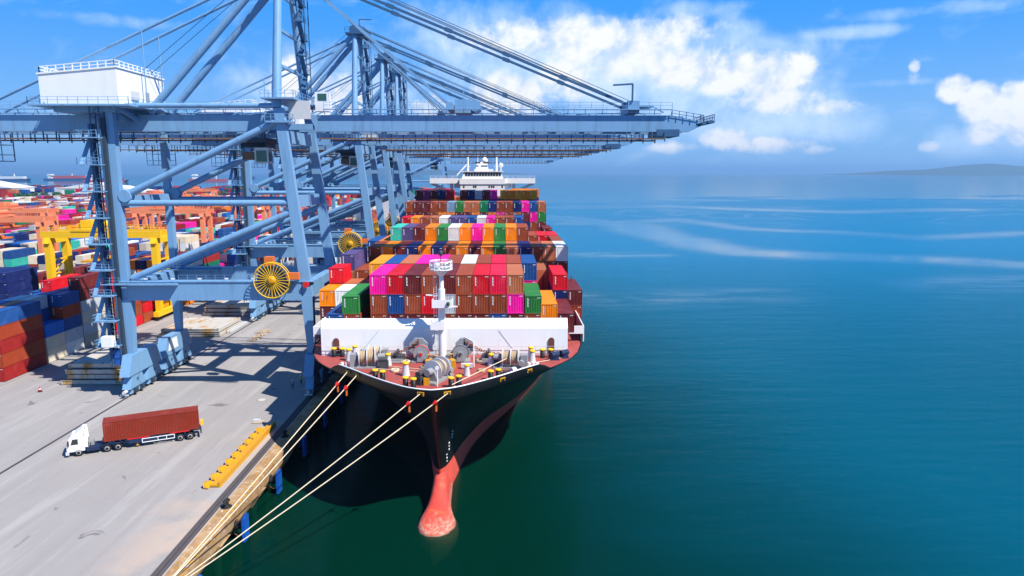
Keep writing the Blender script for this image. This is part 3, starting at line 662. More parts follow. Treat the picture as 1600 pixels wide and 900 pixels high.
# hatch covers and lashing bridges under the stowed boxes
BAYS = dict(A=100.3, B=113.3, X=126.0, C=138.6, D=151.4, E=164.2, F=185.0, G=211.0, H=236.0, I=255.0)
for k, y in BAYS.items():
    wid = 11.3 if k == 'A' else 21.0
    MB().box(CX - wid, CX + wid, y - .1, y + 12.4, 17.3, 18.68).build('hatch_cover', 'deck_red', SH)
for y in (99.7, 125.6, 151.0, 176.8, 198.0, 224.0, 249.5):
    lb = MB(); w = 11.3 if y < 100 else 20.6; zt = {99.7: 20.4}.get(y, 23.4)
    n = int(w * 2 / 2.5)
    for i in range(n + 1): lb.box(CX - w + i * 2 * w / n - .12, CX - w + i * 2 * w / n + .12, y - .08, y + .08, DZ, zt)
    for z in (20.2, 23.4, 26.4):
        if z < zt: lb.box(CX - w, CX + w, y - .14, y + .14, z, z + .15)
    lb.build('lashing_bridge', 'brown_door', SH)
# ---- superstructure
YB = 283.0
su = MB().box(CX - 8.9, CX + 8.9, YB, YB + 14, DZ, 37.4).build('deckhouse', 'ship_white', SH)
wd = MB()
for x, z in ((-5.6, 36.0), (-1.6, 36.0), (-.8, 36.0), (4.6, 36.0), (5.6, 36.0), (6.4, 36.0), (9.8, 36.0)):
    MB().box(CX + x - 1.9 - .3, CX + x - 1.9 + .3, YB - .06, YB, z, z + .75).build('porthole', 'window_glass', su)
br = MB().box(CX - 21.2, CX + 21.2, YB + 1, YB + 6.5, 37.7, 39.7)
br.box(CX - 9.2, CX + 9.2, YB - .3, YB + 9, 37.4, 39.7)
for s in (-1, 1):
    br.beam((CX + s * 21.0, YB + 3, 37.9), (CX + s * 11.6, YB + 3, 33.7), 1.6, 1.1); br.beam((CX + s * 12.4, YB + 3, 33.9), (CX + s * 8.8, YB + 3, 33.2), 1.6, 1.2); br.box(CX + s * 12.6 - .6, CX + s * 12.6 + .6, YB + 2.2, YB + 3.8, 33.6, 37.7); br.box(CX + s * 10.2 - 1.3, CX + s * 10.2 + 1.3, YB + 2.0, YB + 6, 35.9, 37.7)
br = br.build('bridge_wing', 'ship_white', SH)
MB().rail([(CX - 21.1, YB + 1.1, 39.6), (CX + 21.1, YB + 1.1, 39.6)], 1.1, 2.2, .05).build('wing_rail', 'ship_white', br)
wh = MB().frustum(CX - 8.3, CX + 8.3, YB + .2, YB + 8, 39.7, CX - 7.4, CX + 7.4, YB + .6, YB + 8, 42.3).box(CX - 8.5, CX + 8.5, YB, YB + 8.2, 42.3, 42.6).build('wheelhouse', 'ship_white', SH)
for k in range(13):
    x = CX - 6.9 + k * 1.12; MB().hexa([(x, YB + .22, 40.7), (x + .86, YB + .22, 40.7), (x + .86, YB + .7, 40.7), (x, YB + .7, 40.7)], [(x, YB + .38, 41.9), (x + .86, YB + .38, 41.9), (x + .86, YB + .8, 41.9), (x, YB + .8, 41.9)]).build('window', 'window_glass', wh)
MB().frustum(CX - 2.9, CX + 2.4, YB + 2, YB + 6, 42.6, CX - 2.2, CX + 1.8, YB + 3, YB + 6, 46.2).build('radar_house', 'ship_white', wh)
MB().box(CX - 3.1, CX - .9, YB + 1.8, YB + 2.1, 45.6, 46.2).build('radar_scanner', 'dark_steel', wh); MB().box(CX + .3, CX + 2.8, YB + 1.8, YB + 2.1, 45.6, 46.2).build('radar_scanner', 'dark_steel', wh)
MB().lathe([(1.3, 46.2), (1.25, 47.0), (.8, 47.8), (.2, 48.2)], (CX + .8, YB + 4, 0)).tube((CX - 2, YB + 4, 46.2), (CX - 2, YB + 4, 50.0), .16, n=8).build('radar_mast', 'ship_white', wh)
for x in (-6.0, 5.6): MB().tube((CX + x, YB + 4, 42.6), (CX + x, YB + 4, 48.6), .42, .35, 10).beam((CX + x - 1, YB + 4, 44.5), (CX + x + 1, YB + 4, 44.5), .15, .15).build('signal_mast', 'ship_white', wh)
MB().lathe([(.3, 42.6), (.3, 44.0), (.95, 44.6), (.95, 45.2), (.3, 45.9)], (CX + 7.4, YB + 5, 0)).build('satellite_dome', 'ship_white', wh)
MB().beam((CX - 12, YB + 8, 39.6), (CX - 6.5, YB + 8, 45.4), .9, .5).build('stair', 'ship_white', wh)
MB().box(CX - 4, CX + 4, YB + 18, YB + 27, DZ, 43.5).build('funnel', 'ship_white', SH)

dm = MB()
for k in range(9):
    z = 5.2 + k * .62; L = level(z); y_, h_ = L[3 + k // 3]; y2, h2 = L[4 + k // 3]
    t_ = Vector((h2 - h_, y2 - y_, 0)).normalized(); p_ = Vector((CX + h_ + .03, y_ - .02, z)); dm.beam(p_, p_ + t_ * .28 + Vector((.02, 0, .02)), .02, .2 if k % 2 else .12)
dm.build('draught_mark', 'ship_white', SH)

# clutter of the working foredeck: coiled lines, hydraulic pipes, small lids
for (x, y, rr) in ((-14.0, 87.2, .55), (-2.8, 87.0, .5), (-13.2, 91.2, .6), (-3.2, 91.6, .5), (-19.6, 90.8, .5), (2.6, 90.6, .45), (-10.4, 88.6, .5)):
    cl_ = MB(); pts = []
    for k in range(49):
        a = k * .785; f = 1 - .10 * ((k // 8) % 3); pts.append((x + rr * f * math.cos(a), y + rr * f * math.sin(a), DZ + .07 + .09 * (k // 16)))
    cl_.path(pts, .07, 5).build('rope_coil', 'deck_rope' if rr < .55 else 'rope', SH)
for pts in ([(-17.9, 91.2, DZ + .12), (-12.6, 91.0, DZ + .12), (-12.6, 93.6, DZ + .12)], [(1.0, 90.4, DZ + .12), (-3.6, 90.9, DZ + .12), (-3.6, 93.6, DZ + .12)], [(-8.9, 85.4, DZ + .12), (-8.9, 94.2, DZ + .12)], [(-7.6, 85.6, DZ + .12), (-7.3, 94.2, DZ + .12)]):
    MB().path(pts, .09, 6).build('hydraulic_pipe', 'steel_grey', SH)
for (x, y) in ((-14.6, 92.4), (-1.8, 92.2), (-16.4, 86.2), (.4, 85.8), (-10.6, 83.2)):
    MB().box(x - .45, x + .45, y - .4, y + .4, DZ, DZ + .35).box(x - .5, x + .5, y - .45, y + .45, DZ + .35, DZ + .42).build('deck_hatch', 'dark_steel', SH)
for (x, y, z_) in ((-9.9, 90.6, 1.0), (-7.0, 90.4, 1.1), (-9.2, 91.6, .7)):
    MB().box(x - .4, x + .4, y - .3, y + .3, DZ, DZ + z_ * .7).tube((x, y, DZ + z_ * .7), (x, y, DZ + z_ * 1.3), .08, n=6).lathe([(.26, -.03), (.26, .03)], (x, y, DZ + z_ * 1.3), 'z', 12).build('brake_wheel_stand', 'yellow_paint', SH)
# ------------------------------------------------------------------ containers
PAL = dict(brown=(.31, .062, .022), tan=(.46, .14, .055), maroon=(.15, .020, .020), red=(.60, .008, .018), crimson=(.70, .012, .05), magenta=(.92, .010, .33), orange=(.88, .235, .004), amber=(.92, .33, .012),
           blue=(.014, .075, .26), navy=(.010, .022, .13), green=(.032, .21, .045), teal=(.006, .20, .085), turquoise=(.05, .52, .40), white=(.78, .77, .73), cream=(.74, .62, .44), grey=(.50, .53, .56),
           lightblue=(.20, .34, .50), purple=(.10, .075, .21), plum=(.26, .02, .13), brickred=(.25, .030, .014), rust=(.34, .050, .016), beige=(.60, .54, .42), brightblue=(.008, .14, .50), darkred=(.32, .018, .016))
NAMEC = dict(brickred='brick red', tan='light brown', crimson='bright red', amber='yellow', teal='dark green', lightblue='pale blue', rust='rust red', brightblue='bright blue', darkred='dark red', plum='plum purple', cream='cream', beige='beige')
CONT = {}
def corr(mb, ax, fixed, sgn, a, b_, z0, z1, depth=.05, pitch=.28):
    """corrugated sheet: runs along ax from a to b, at coordinate fixed, ribs going in by depth*sgn"""
    n = max(2, round((b_ - a) / pitch)); p = (b_ - a) / n; xs = []
    for i in range(n): xs += [(a + i * p, 0), (a + (i + .30) * p, 0), (a + (i + .5) * p, 1), (a + (i + .8) * p, 1)]
    xs.append((b_, 0)); vs = []
    for z in (z0, z1):
        for u, d in xs:
            f = fixed - sgn * d * depth; vs.append((u, f, z) if ax == 'x' else (f, u, z))
    k = len(xs); mb.add(vs, [((i, i + 1, k + i + 1, k + i) if (ax == 'x') == (sgn < 0) else (i + 1, i, k + i, k + i + 1)) for i in range(k - 1)])
def cont_mesh(L, H):
    key = (L, H)
    if key in CONT: return CONT[key]
    w = 1.219; l = L / 2; fr = MB(); e = .03
    for x in (-1, 1):
        for y in (-1, 1):
            fr.box(min(x * w, x * (w - .12)), max(x * w, x * (w - .12)), min(y * l, y * (l - .14)), max(y * l, y * (l - .14)), 0, H)
            fr.box(min(x * (w + .008), x * (w - .17)), max(x * (w + .008), x * (w - .17)), min(y * (l + .008), y * (l - .18)), max(y * (l + .008), y * (l - .18)), H - .12, H + .012)
        fr.box(min(x * w, x * (w - .08)), max(x * w, x * (w - .08)), -l + .14, l - .14, 0, .16); fr.box(min(x * w, x * (w - .06)), max(x * w, x * (w - .06)), -l + .14, l - .14, H - .08, H)
        corr(fr, 'y', x * (w - .02), x, -l + .14, l - .14, .16, H - .08, .04)
    for y in (-1, 1):
        fr.box(-w + .12, w - .12, min(y * l, y * (l - .1)), max(y * l, y * (l - .1)), 0, .16); fr.box(-w + .12, w - .12, min(y * l, y * (l - .1)), max(y * l, y * (l - .1)), H - .11, H)
    fr.box(-w + .1, w - .1, -l + .15, l - .15, .05, .12)
    corr(fr, 'x', l - .03, 1, -w + .12, w - .12, .16, H - .11, .045)
    me = dict(frame=fr.mesh('shipping_container'))
    en = MB(); corr(en, 'x', -l + .03, -1, -w + .12, w - .12, .16, H - .11, .05, .25); me['end'] = en.mesh('end_wall')
    rf = MB(); n = int(L / .6); yy = [-l + .1 + i * (L - .2) / n for i in range(n + 1)]
    for i in range(n):
        a, b_ = yy[i], yy[i + 1]; c_ = (a + b_) / 2; rf.add([(-w + .06, a, H - .03), (w - .06, a, H - .03), (w - .06, c_, H - .012), (-w + .06, c_, H - .012), (w - .06, b_, H - .03), (-w + .06, b_, H - .03)], [(0, 1, 2, 3), (3, 2, 4, 5)])
    me['roof'] = rf.mesh('roof')
    mk = MB(); 
    for i in range(9): mk.box(-w + .34, -w + .34 + (.17 if i % 3 else .11), -l + .010, -l + .018, H - .42 - i * .15, H - .31 - i * .15)
    me['mark'] = mk.mesh('marking'); ck_ = MB()
    for i in range(5): ck_.box(w - .66 + i * .10, w - .59 + i * .10, -l + .010, -l + .018, H - .36, H - .25)
    me['code'] = ck_.mesh('code_mark')
    for k, m_ in me.items(): m_.materials.append(M['white_paint' if k in ('mark', 'code') else 'container_paint'])
    CONT[key] = me; return me
def container(x, y, z, col, label, group, L=12.19, H=2.88, parts=True, rotz=0, mark=True):
    """base centre x,y,z"""
    me = cont_mesh(L, H); o = bpy.data.objects.new('shipping_container', me['frame']); COL.objects.link(o)
    c = PAL[col]; f = random.uniform(.88, 1.1); cc = (min(1, c[0] * f), min(1, c[1] * f), min(1, c[2] * f), 1)
    o.location = (x, y, z); o.rotation_euler[2] = rotz; o.color = cc; tag(o, label, 'container', group)
    for k, nm in (('end', 'end_wall'), ('roof', 'roof')) + ((('mark', 'marking'), ('code', 'code_mark')) if mark and parts else ()):
        p = bpy.data.objects.new(nm, me[k]); COL.objects.link(p); p.parent = o; p.color = cc
    return o
class BoxField:
    """boxes with their own colour, joined (those nobody could pick apart)"""
    def __init__(s): s.mb = MB(); s.c = []
    def add(s, x, y, z, col, L=12.19, H=2.6, W=2.438):
        s.mb.box(x - W / 2, x + W / 2, y - L / 2, y + L / 2, z, z + H); f = random.uniform(.8, 1.15); c = PAL[col]; s.c += [(c[0] * f, c[1] * f, c[2] * f, 1)] * 24
    def build(s, name, at):
        o = s.mb.build(name, 'container_far', None, at); ca = o.data.color_attributes.new('Col', 'FLOAT_COLOR', 'CORNER')
        ca.data.foreach_set('color', [v for c in s.c for v in c]); return o
ORDN = ['first', 'second', 'third', 'fourth', 'fifth', 'sixth', 'seventh', 'eighth', 'ninth', 'tenth', 'eleventh', 'twelfth', 'thirteenth', 'fourteenth', 'fifteenth', 'sixteenth', 'seventeenth', 'eighteenth']
TB = 18.7; TH = 2.9
def colx(c): return CX + (c - 8) * 2.5
def T(n): return TB + TH * (n - 1)
hidden = BoxField()
SHIPC = []                       # bay index, tier z, column, colour, y0, L, H
def row(bay, tier, c0, cols, y0=None, H=2.88, L=12.19, z=None):
    y0 = BAYS[bay] if y0 is None else y0
    for i, c in enumerate(cols.split()):
        if c != '.': SHIPC.append((bay, T(tier) if z is None else z, c0 + i, c, y0, L, H))
# bay A, straight behind the breakwater
row('A', 1, 4, 'brown maroon maroon maroon brown maroon maroon blue maroon brown'); row('A', 2, 4, 'brown blue brown red grey brown brown brown magenta')
row('A', 3, 4, 'magenta red maroon brown maroon brown red crimson tan', H=2.85)
row('A', 2, 13.05, 'green', H=2.6); row('A', 1, 1.42, 'blue brown'); row('A', 2, 2.35, 'green', H=2.6); row('A', 1, 14.98, 'maroon')
row('A', 1, 13.98, 'orange', z=20.25, H=2.75); row('A', 1, 13.98, 'brown', z=17.35 + .3, H=2.58)
# bay B, and the short boxes stowed beside A and B on the quay side
row('B', 3, 3, 'amber blue tan magenta magenta brown white brown crimson brown blue'); row('B', 2, 3, 'amber . . . . . . . . . magenta')
for (c, y, z, col, L) in ((0, 110.2, 20.85, 'orange', 6.06), (1, 110.2, 20.85, 'white', 6.06), (0, 110.2, 18.2, 'maroon', 6.06), (1, 110.2, 18.2, 'brown', 6.06), (2, 116.9, 20.85, 'brown', 6.06), (2, 116.9, 18.2, 'brown', 6.06), (1, 116.9, 20.85, 'tan', 6.06), (0, 116.9, 20.85, 'rust', 6.06), (0, 116.9, 23.5, 'red', 6.06), (0, 116.9, 18.2, 'brown', 6.06), (1, 116.9, 18.2, 'maroon', 6.06)):
    SHIPC.append(('quay side', z, c, col, y, L, 2.6))
row('X', 3, 0, 'purple .'); row('X', 2, 0, 'tan brown'); row('X', 1, 0, 'brown brown')
for (c, z, col) in ((15.1, 17.35, 'brown'), (15.1, 19.98, 'navy'), (15.1, 22.6, 'red'), (16.1, 17.35, 'rust'), (16.1, 19.98, 'maroon')): SHIPC.append(('starboard side', z, c, col, 115.0, 12.19, 2.6))
# bay C
row('C', 3, 1, 'brown orange maroon navy orange navy brown orange maroon orange green tan navy brown tan white'); row('C', 2, 1, 'tan . . . . . . . . . . . navy orange brown maroon'); row('C', 1, 14, 'navy maroon maroon')
# bay D
row('D', 4, 2, 'turquoise purple maroon orange green white orange magenta orange green orange brown'); row('D', 3, 0, 'blue orange'); row('D', 3, 14, '. . brown')
# bay E
row('E', 3, 14, 'brown red red')
# bay F
row('F', 4, 1, 'red orange brown tan white purple purple blue white magenta brown brown blue'); row('F', 3, 13, 'navy . . maroon')
# bay G
row('G', 5, 0, 'brown maroon maroon brown brown lightblue green tan tan teal navy brown brown navy magenta blue tan'); row('G', 4, 0, 'maroon maroon maroon brown orange orange maroon maroon orange maroon orange magenta brown tan maroon magenta green'); row('G', 3, 15, 'brown maroon')
# bay H
row('H', 6, 0, 'maroon plum maroon navy red'); row('H', 6, 6, 'maroon navy grey maroon magenta'); row('H', 6, 11.4, 'amber orange amber orange amber'); 
row('I', 6, 0, 'red brown maroon red'); row('I', 6, 13, 'orange amber orange orange')
BAYN = {'A': 'front', 'B': 'second', 'X': 'third', 'C': 'fourth', 'D': 'fifth', 'E': 'sixth', 'F': 'seventh', 'G': 'eighth', 'H': 'ninth', 'I': 'tenth'}
tiers = {}
for r_ in SHIPC: tiers.setdefault((r_[0], round(r_[1], 1), r_[4]), []).append(r_)
seen = {}
for (bay, z, y0), items in tiers.items():
    items.sort(key=lambda r_: r_[2]); 
    zs = sorted({k[1] for k in tiers if k[0] == bay and k[2] == y0}); lev = zs.index(z); tn = 'top tier' if lev == len(zs) - 1 else ORDN[lev] + ' tier from below'
    for i, (b_, z_, c, col, yy, L, H) in enumerate(items):
        cn = NAMEC.get(col, col)
        if bay in BAYN: lab = '%s container, %s from quay side, %s, %s ship bay' % (cn, ORDN[i], tn, BAYN[bay])
        else: lab = '%s container in %s of the outer stacks, %s row, %s from edge' % (cn, tn.replace(' from below', ''), bay if L < 7 else 'starboard', ORDN[i])
        if lab in seen: lab = lab.replace(' container', ' short container behind' if L < 7 else ' container behind')
        seen[lab] = 1
        container(colx(c), yy + L / 2, z_, col, lab, 'containers stowed on the ship', L, H)
# boxes wholly hidden under the ones in view keep the stacks standing
have = {(r_[0], round(r_[2]), round((r_[1] - TB) / TH)) for r_ in SHIPC if r_[0] in BAYS}
tops = {}
for b_, c, t_ in have: tops[(b_, c)] = max(t_, tops.get((b_, c), -1))
for (b_, c), t_ in tops.items():
    for k in range(t_):
        if (b_, c, k) not in have and b_ != 'A': hidden.add(colx(c), BAYS[b_] + 6.1, TB + k * TH, random.choice(['brown', 'maroon', 'brown', 'orange', 'navy']), 12.19, 2.88)
for b_, c0, c1, n in (('X', 2, 14, 2), ('E', 1, 13, 3), ('I', 4, 12, 5)):
    for c in range(c0, c1 + 1):
        for k in range(n): hidden.add(colx(c), BAYS[b_] + 6.1, TB + k * TH, random.choice(['brown', 'maroon', 'brown', 'orange', 'navy', 'tan']), 12.19, 2.88)
o = hidden.build('stowed_containers', (CX, 200, TB)); tag(o, 'lower tiers of stacked boxes buried deep in the ship stow', 'containers', kind='stuff')

# ------------------------------------------------------------------ mooring ropes
def rope(p, q, sag, label, guard):
    p = Vector(p); q = Vector(q); pts = []
    for k in range(17):
        t_ = k / 16; c = p.lerp(q, t_); c.z -= sag * 4 * t_ * (1 - t_); pts.append(c)
    r = empty('mooring_rope', tuple(q)); tag(r, label, 'rope', 'mooring ropes from bow to quay')
    MB().path(pts, .06, 6).build('line', 'rope', r)
    a = p.lerp(q, guard); d = (q - p).normalized(); a.z -= sag * 4 * guard * (1 - guard)
    MB().tube(a, a + d * .5, .3, .1, 10).build('rat_guard', 'red_paint', r)
    MB().beam(a + Vector((0, 0, -.2)), a + Vector((0, 0, -1.1)), .2, .08).build('guard_tail', 'orange_box', r)
def fpt(i):
    s, y = FL[i]; return (CX + s * (onrim(y) + .1), y - .1, RIM - .5)
rope(fpt(0), (-31.45, 60.0, 4.15), .1, 'taut mooring rope closest to the quay, from port bow to quay edge', .07)
rope(fpt(1), (-31.35, 59.8, 4.15), .1, 'second mooring rope from the quay, running just above the kerb', .07)
rope(fpt(2), (-31.4, 57.8, 4.15), .3, 'third mooring rope from the quay, from left of the stem', .05)
rope(fpt(3), (-31.3, 57.6, 4.15), .3, 'rightmost mooring rope, from right of the stem across dark water', .05)
# ------------------------------------------------------------------ ship-to-shore cranes
XL, XS = -65.25, -33.7            # land and sea rails
def sts(Y):
    r = empty('gantry_crane', (-49.5, Y, 3.5))
    B = 'crane_blue'
    def ring(n): return MB()
    YL = (Y - 9, Y + 9)
    # travel gear under each corner
    for xi, x in enumerate((XL, XS)):
        for yi, y in enumerate(YL):
            y = y + (2.6 if yi == 0 else -2.6)
            e = MB().prism([(y - 5.9, 7.2), (y + 5.9, 7.2), (y + 4.3, 10.7), (y - 4.3, 10.7)], 'x', x - .85, x + .85).build('equalizer_beam', B, r)
            if yi == 1 and xi == 0:
                MB().prism([(y - 4.3, 8.1), (y - .2, 8.1), (y - .6, 10.2), (y - 3.4, 10.2)], 'x', x + .86, x + .91).build('number_plate', 'white_paint', e)
            for k in (-3.0, 3.0):
                bg_ = MB().prism([(y + k - 2.7, 4.9), (y + k + 2.7, 4.9), (y + k + 1.6, 7.1), (y + k - 1.6, 7.1)], 'x', x - .7, x + .7)
                for w in (-1.1, 1.1): bg_.prism([(y + k + w - 1.0, 3.95), (y + k + w + 1.0, 3.95), (y + k + w + .5, 5.2), (y + k + w - .5, 5.2)], 'x', x - .5, x + .5)
                bo = bg_.build('bogie', B, r)
                wl = MB()
                for w in (-1.65, -.55, .55, 1.65): wl.tube((x - .3, y + k + w, 3.97), (x + .3, y + k + w, 3.97), .42, n=12)
                wl.build('wheel', 'dark_steel', bo)
                mt_ = MB()
                for w in (-1.1, 1.1): MB().box(x + .71, x + 1.15, y + k + w - .35, y + k + w + .35, 4.2, 4.9).build('travel_motor', 'crane_dark', bo)
                del mt_; MB().tube((x - .75, y + k, 6.2), (x + .75, y + k, 6.2), .3, n=10).build('pivot_pin', 'crane_deep', bo)
            yb = y - 6.1 if yi == 0 else y + 6.1
            MB().tube((x, yb - .5, 4.6), (x, yb + .5, 4.6), .3, n=10).box(x - .7, x + .7, yb - .25, yb - .15, 4.0, 4.25).build('buffer', 'light_grey', r)
    # legs
    for yi, y in enumerate(YL):
        MB().frustum(XL - .55, XL + .55, y - .6, y + .6, 10.6, XL - .85, XL + .95, y - .75, y + .75, 20.4).box(XL - .6, XL + .6, y - .62, y + .62, 20.4, 53.6).build('leg', B, r)
        sx = XS - .3
        MB().frustum(XS - .6, XS + .6, y - .65, y + .65, 10.6, sx - 1.1, sx + .95, y - .7, y + .7, 21.0).hexa([(sx - .9, y - .65, 21.0), (sx + .9, y - .65, 21.0), (sx + .9, y + .65, 21.0), (sx - .9, y + .65, 21.0)], [(-38.1, y - .6, 52.6), (-36.5, y - .6, 52.6), (-36.5, y + .6, 52.6), (-38.1, y + .6, 52.6)]).build('leg', B, r)
        # portal beam with walkway
        pb = MB().box(XL + .62, sx - .86, y - .85, y + .85, 20.2, 23.4).box(XL - 1.1, sx + 1.2, y - 1.02, y + 1.02, 23.4, 23.55)
        pb = pb.build('portal_beam', B, r)
        MB().box(XL - 3.2, XL + 9.5, y - 2.2, y - 1.03, 23.1, 23.25).build('walkway', B, pb)
        MB().rail([(XL - 3.2, y - 2.15, 23.25), (XL + 9.5, y - 2.15, 23.25)], 1.1, 1.5, .03).rail([(XL + 9.5, y - .95, 23.55), (-43.2, y - .95, 23.55)], 1.1, 1.6, .025).build('handrail', B, pb)
        for k in range(5): MB().box(XL + 3.6 + k * 4.6, XL + 4.2 + k * 4.6, y - 1.0, y - .86, 23.9, 24.15).build('lamp', 'white_paint', pb)
        MB().tube((XL + .6, y, 36.9), (-36.3, y, 36.9), .52, n=14).build('tie_tube', B, r)
        MB().tube((XL + .6, y, 53.0), (-38.0, y, 53.0), .44, n=14).build('top_tube', B, r)
        MB().tube((XL + 1.3, y, 24.0), (-35.4, y, 35.6), .6, n=14).build('brace', B, r)
        MB().tube((XL + 1.5, y, 38.3), (-37.8, y, 50.4), .6, n=14).build('brace', B, r)
        MB().lathe([(1.05, -.75), (1.05, .75)], (XL + 1.4, y, 38.1), 'y', 16).build('gusset', B, r)
    # beams across from front to back legs
    for nm, x, z0, z1, w in (('cross_beam', XL, 36.0, 38.0, .7), ('cross_beam', -36.3, 36.0, 38.0, .7), ('cross_beam', XL, 50.6, 52.9, .8), ('cross_beam', -37.4, 47.0, 49.1, .8), ('cross_beam', XL, 20.4, 23.2, .8), ('cross_beam', XS - .4, 20.6, 23.2, .8)):
        MB().box(x - w, x + w, Y - 8.0, Y + 8.0, z0, z1).build(nm, B, r)
    # girder and boom: twin boxes
    gd = MB(); bm = MB()
    for s in (-1, 1):
        yy = Y + s * 3.2
        gd.prism([(-101, 49.1), (-41.5, 49.1), (-40.3, 51.9), (-101, 51.9)], 'y', yy - .65, yy + .65)
        bm.prism([(-32.5, 49.1), (32.8, 49.1), (35.2, 50.2), (34.8, 50.9), (29.6, 51.9), (-33.8, 51.9)], 'y', yy - .65, yy + .65)
    for k in range(12): gd.box(-100 + k * 5.2, -99.4 + k * 5.2, Y - 2.5, Y + 2.5, 51.3, 51.9)
    for k in range(13): bm.box(-31 + k * 5.2, -30.4 + k * 5.2, Y - 2.5, Y + 2.5, 51.3, 51.9)
    gd = gd.build('girder', B, r); bm = bm.build('boom', B, r)
    for s in (-1, 1): MB().box(-40.6, -33.2, Y + s * 3.2 - .6, Y + s * 3.2 + .6, 49.4, 50.4).build('boom_hinge', B, r)
    MB().hexa([(-40.8, Y - 3.8, 50.4), (-38.5, Y - 3.8, 50.4), (-38.5, Y - 2.6, 50.4), (-40.8, Y - 2.6, 50.4)], [(-41.6, Y - 3.8, 52.6), (-36.5, Y - 3.8, 52.6), (-36.5, Y - 2.6, 52.6), (-41.6, Y - 2.6, 52.6)]).build('hinge_plate', B, r)
    # trolley runway under the boxes with its hangers
    for par, a, b_ in ((gd, -100, -42), (bm, -32, 28.5)):
        rr = MB()
        for s in (-1, 1):
            yy = Y + s * 4.15; rr.box(a, b_, yy - .09, yy + .09, 47.75, 48.0)
        rr.build('trolley_rail', 'rust_rail', par)
        hg = MB(); n = int((b_ - a) / 2.2)
        for k in range(n + 1):
            x = a + k * (b_ - a) / n
            for s in (-1, 1): hg.box(x - .09, x + .09, Y + s * 4.0 - .08, Y + s * 4.0 + .08, 47.4, 49.05)
        hg.box(a, b_, Y - 4.02, Y - 3.98, 48.5, 48.58); hg.build('hanger', 'crane_deep', par)
    for par, a, b_ in ((gd, -100, -77), (gd, -61, -42), (bm, -31, 29.5)):
        wk = MB(); z = 52.9
        for s in (-1, 1):
            yy = Y + s * 4.3; wk.box(a, b_, yy - .4, yy + .4, z - .12, z)
            n = int((b_ - a) / 3)
            for k in range(n + 1): wk.beam((a + k * (b_ - a) / n, yy - s * .3, 52.0), (a + k * (b_ - a) / n, yy + s * .35, z - .1), .1, .1)
            wk.rail([(a, yy + s * .36, z), (b_, yy + s * .36, z)], 1.15, 2.0, .035)
        wk.build('walkway', B, par)
    tp = MB().box(27.1, 31.1, Y - 3.9, Y + 3.9, 48.3, 49.5).rail([(29.6, Y - 4.2, 51.6), (34.6, Y - 4.2, 50.8), (35.5, Y - 3, 50.8), (35.5, Y + 3, 50.8)], 1.2, 1.2, .05); tp.beam((34.2, Y - 3.6, 50.2), (36.8, Y - 3.6, 50.9), .5, .5).beam((34.2, Y + 3.6, 50.2), (36.8, Y + 3.6, 50.9), .5, .5).box(36.0, 37.2, Y - 4, Y + 4, 50.6, 51.0); tp.rail([(37.1, Y - 4, 51.0), (37.1, Y + 4, 51.0)], 1.1, 1.0, .05)
    tp.build('boom_tip_platform', 'crane_deep', bm)
    MB().box(21.9, 23.9, Y - 3.9, Y + 3.9, 52.3, 54.4).box(23.9, 26.5, Y - 3.6, Y + 3.6, 53.4, 53.6).beam((26.3, Y - 3.6, 53.4), (28.2, Y - 3.6, 52.4), .2, .2).build('stay_anchorage', B, bm)
    MB().beam((22.6, Y - 4.0, 54.2), (22.6, Y - 4.0, 57.2), .28, .28).beam((22.6, Y - 4.0, 57.2), (19.2, Y - 4.0, 57.0), .28, .28).build('service_davit', 'crane_deep', bm)
    MB().tube((-9.2, Y - 3.9, 53.4), (-9.2, Y + 3.9, 53.4), .75, n=14).box(-8.4, -5.6, Y - 3.6, Y + 3.6, 52.3, 54.6).tube((-4.9, Y - 3.4, 53.6), (-4.9, Y + 3.4, 53.6), 1.0, n=14).beam((-7, Y, 54.6), (-7, Y, 56.4), .2, .2).build('boom_latch_winch', B, bm)
    # A-frame
    AX, AZ_ = -38.0, 78.6
    af = MB()
    for s in (-1, 1):
        af.tube((-37.7, Y + s * 9, 52.6), (AX, Y + s * 3.2, AZ_ - 1.5), .80, .62, 14)
    for z in (60, 66, 72): 
        f = (z - 52.6) / (AZ_ - 54.1); h = 9 - 5.8 * f; af.beam((-37.9, Y - h, z), (-37.9, Y + h, z), .5, .5)
    af = af.build('mast', B, r)
    st = MB()
    for k in range(8):
        z = 54 + k * 2.9; d = 1 if k % 2 else -1; yc = Y + 3.5 - k * .25
        st.beam((-36.2, yc - 1.2 * d, z), (-36.2, yc + 1.2 * d, z + 2.9), .8, .12); st.box(-36.8, -35.5, yc + 1.2 * d - .5, yc + 1.2 * d + .5, z + 2.8, z + 2.95)
        st.rail([(-35.6, yc - 1.2, z + 2.9), (-35.6, yc + 1.2, z + 2.9)], 1.1, .8, .04); st.tube((-37.2, yc - 3.0 * d * .2, z), (-36.4, yc, z + 1.4), .1, n=6)
    st.beam((-35.4, Y + 2, 53), (-35.4, Y + 2, 77), .16, .16).beam((-35.4, Y + 4.6, 53), (-35.4, Y + 4.6, 77), .16, .16)
    st.build('stair_tower', 'crane_deep', af)
    ap = MB().box(AX - 2.2, AX + 2.6, Y - 4.6, Y + 4.6, AZ_ - 1.6, AZ_ - 1.2).rail([(AX - 2.2, Y - 4.6, AZ_ - 1.2), (AX + 2.6, Y - 4.6, AZ_ - 1.2), (AX + 2.6, Y + 4.6, AZ_ - 1.2), (AX - 2.2, Y + 4.6, AZ_ - 1.2)], 1.2, 1.2, .05)
    for s in (-1, 1):
        for dxx in (-.6, .9): ap.tube((AX + dxx, Y + s * 2 - .35, AZ_ - .1), (AX + dxx, Y + s * 2 + .35, AZ_ - .1), 1.0, n=14)
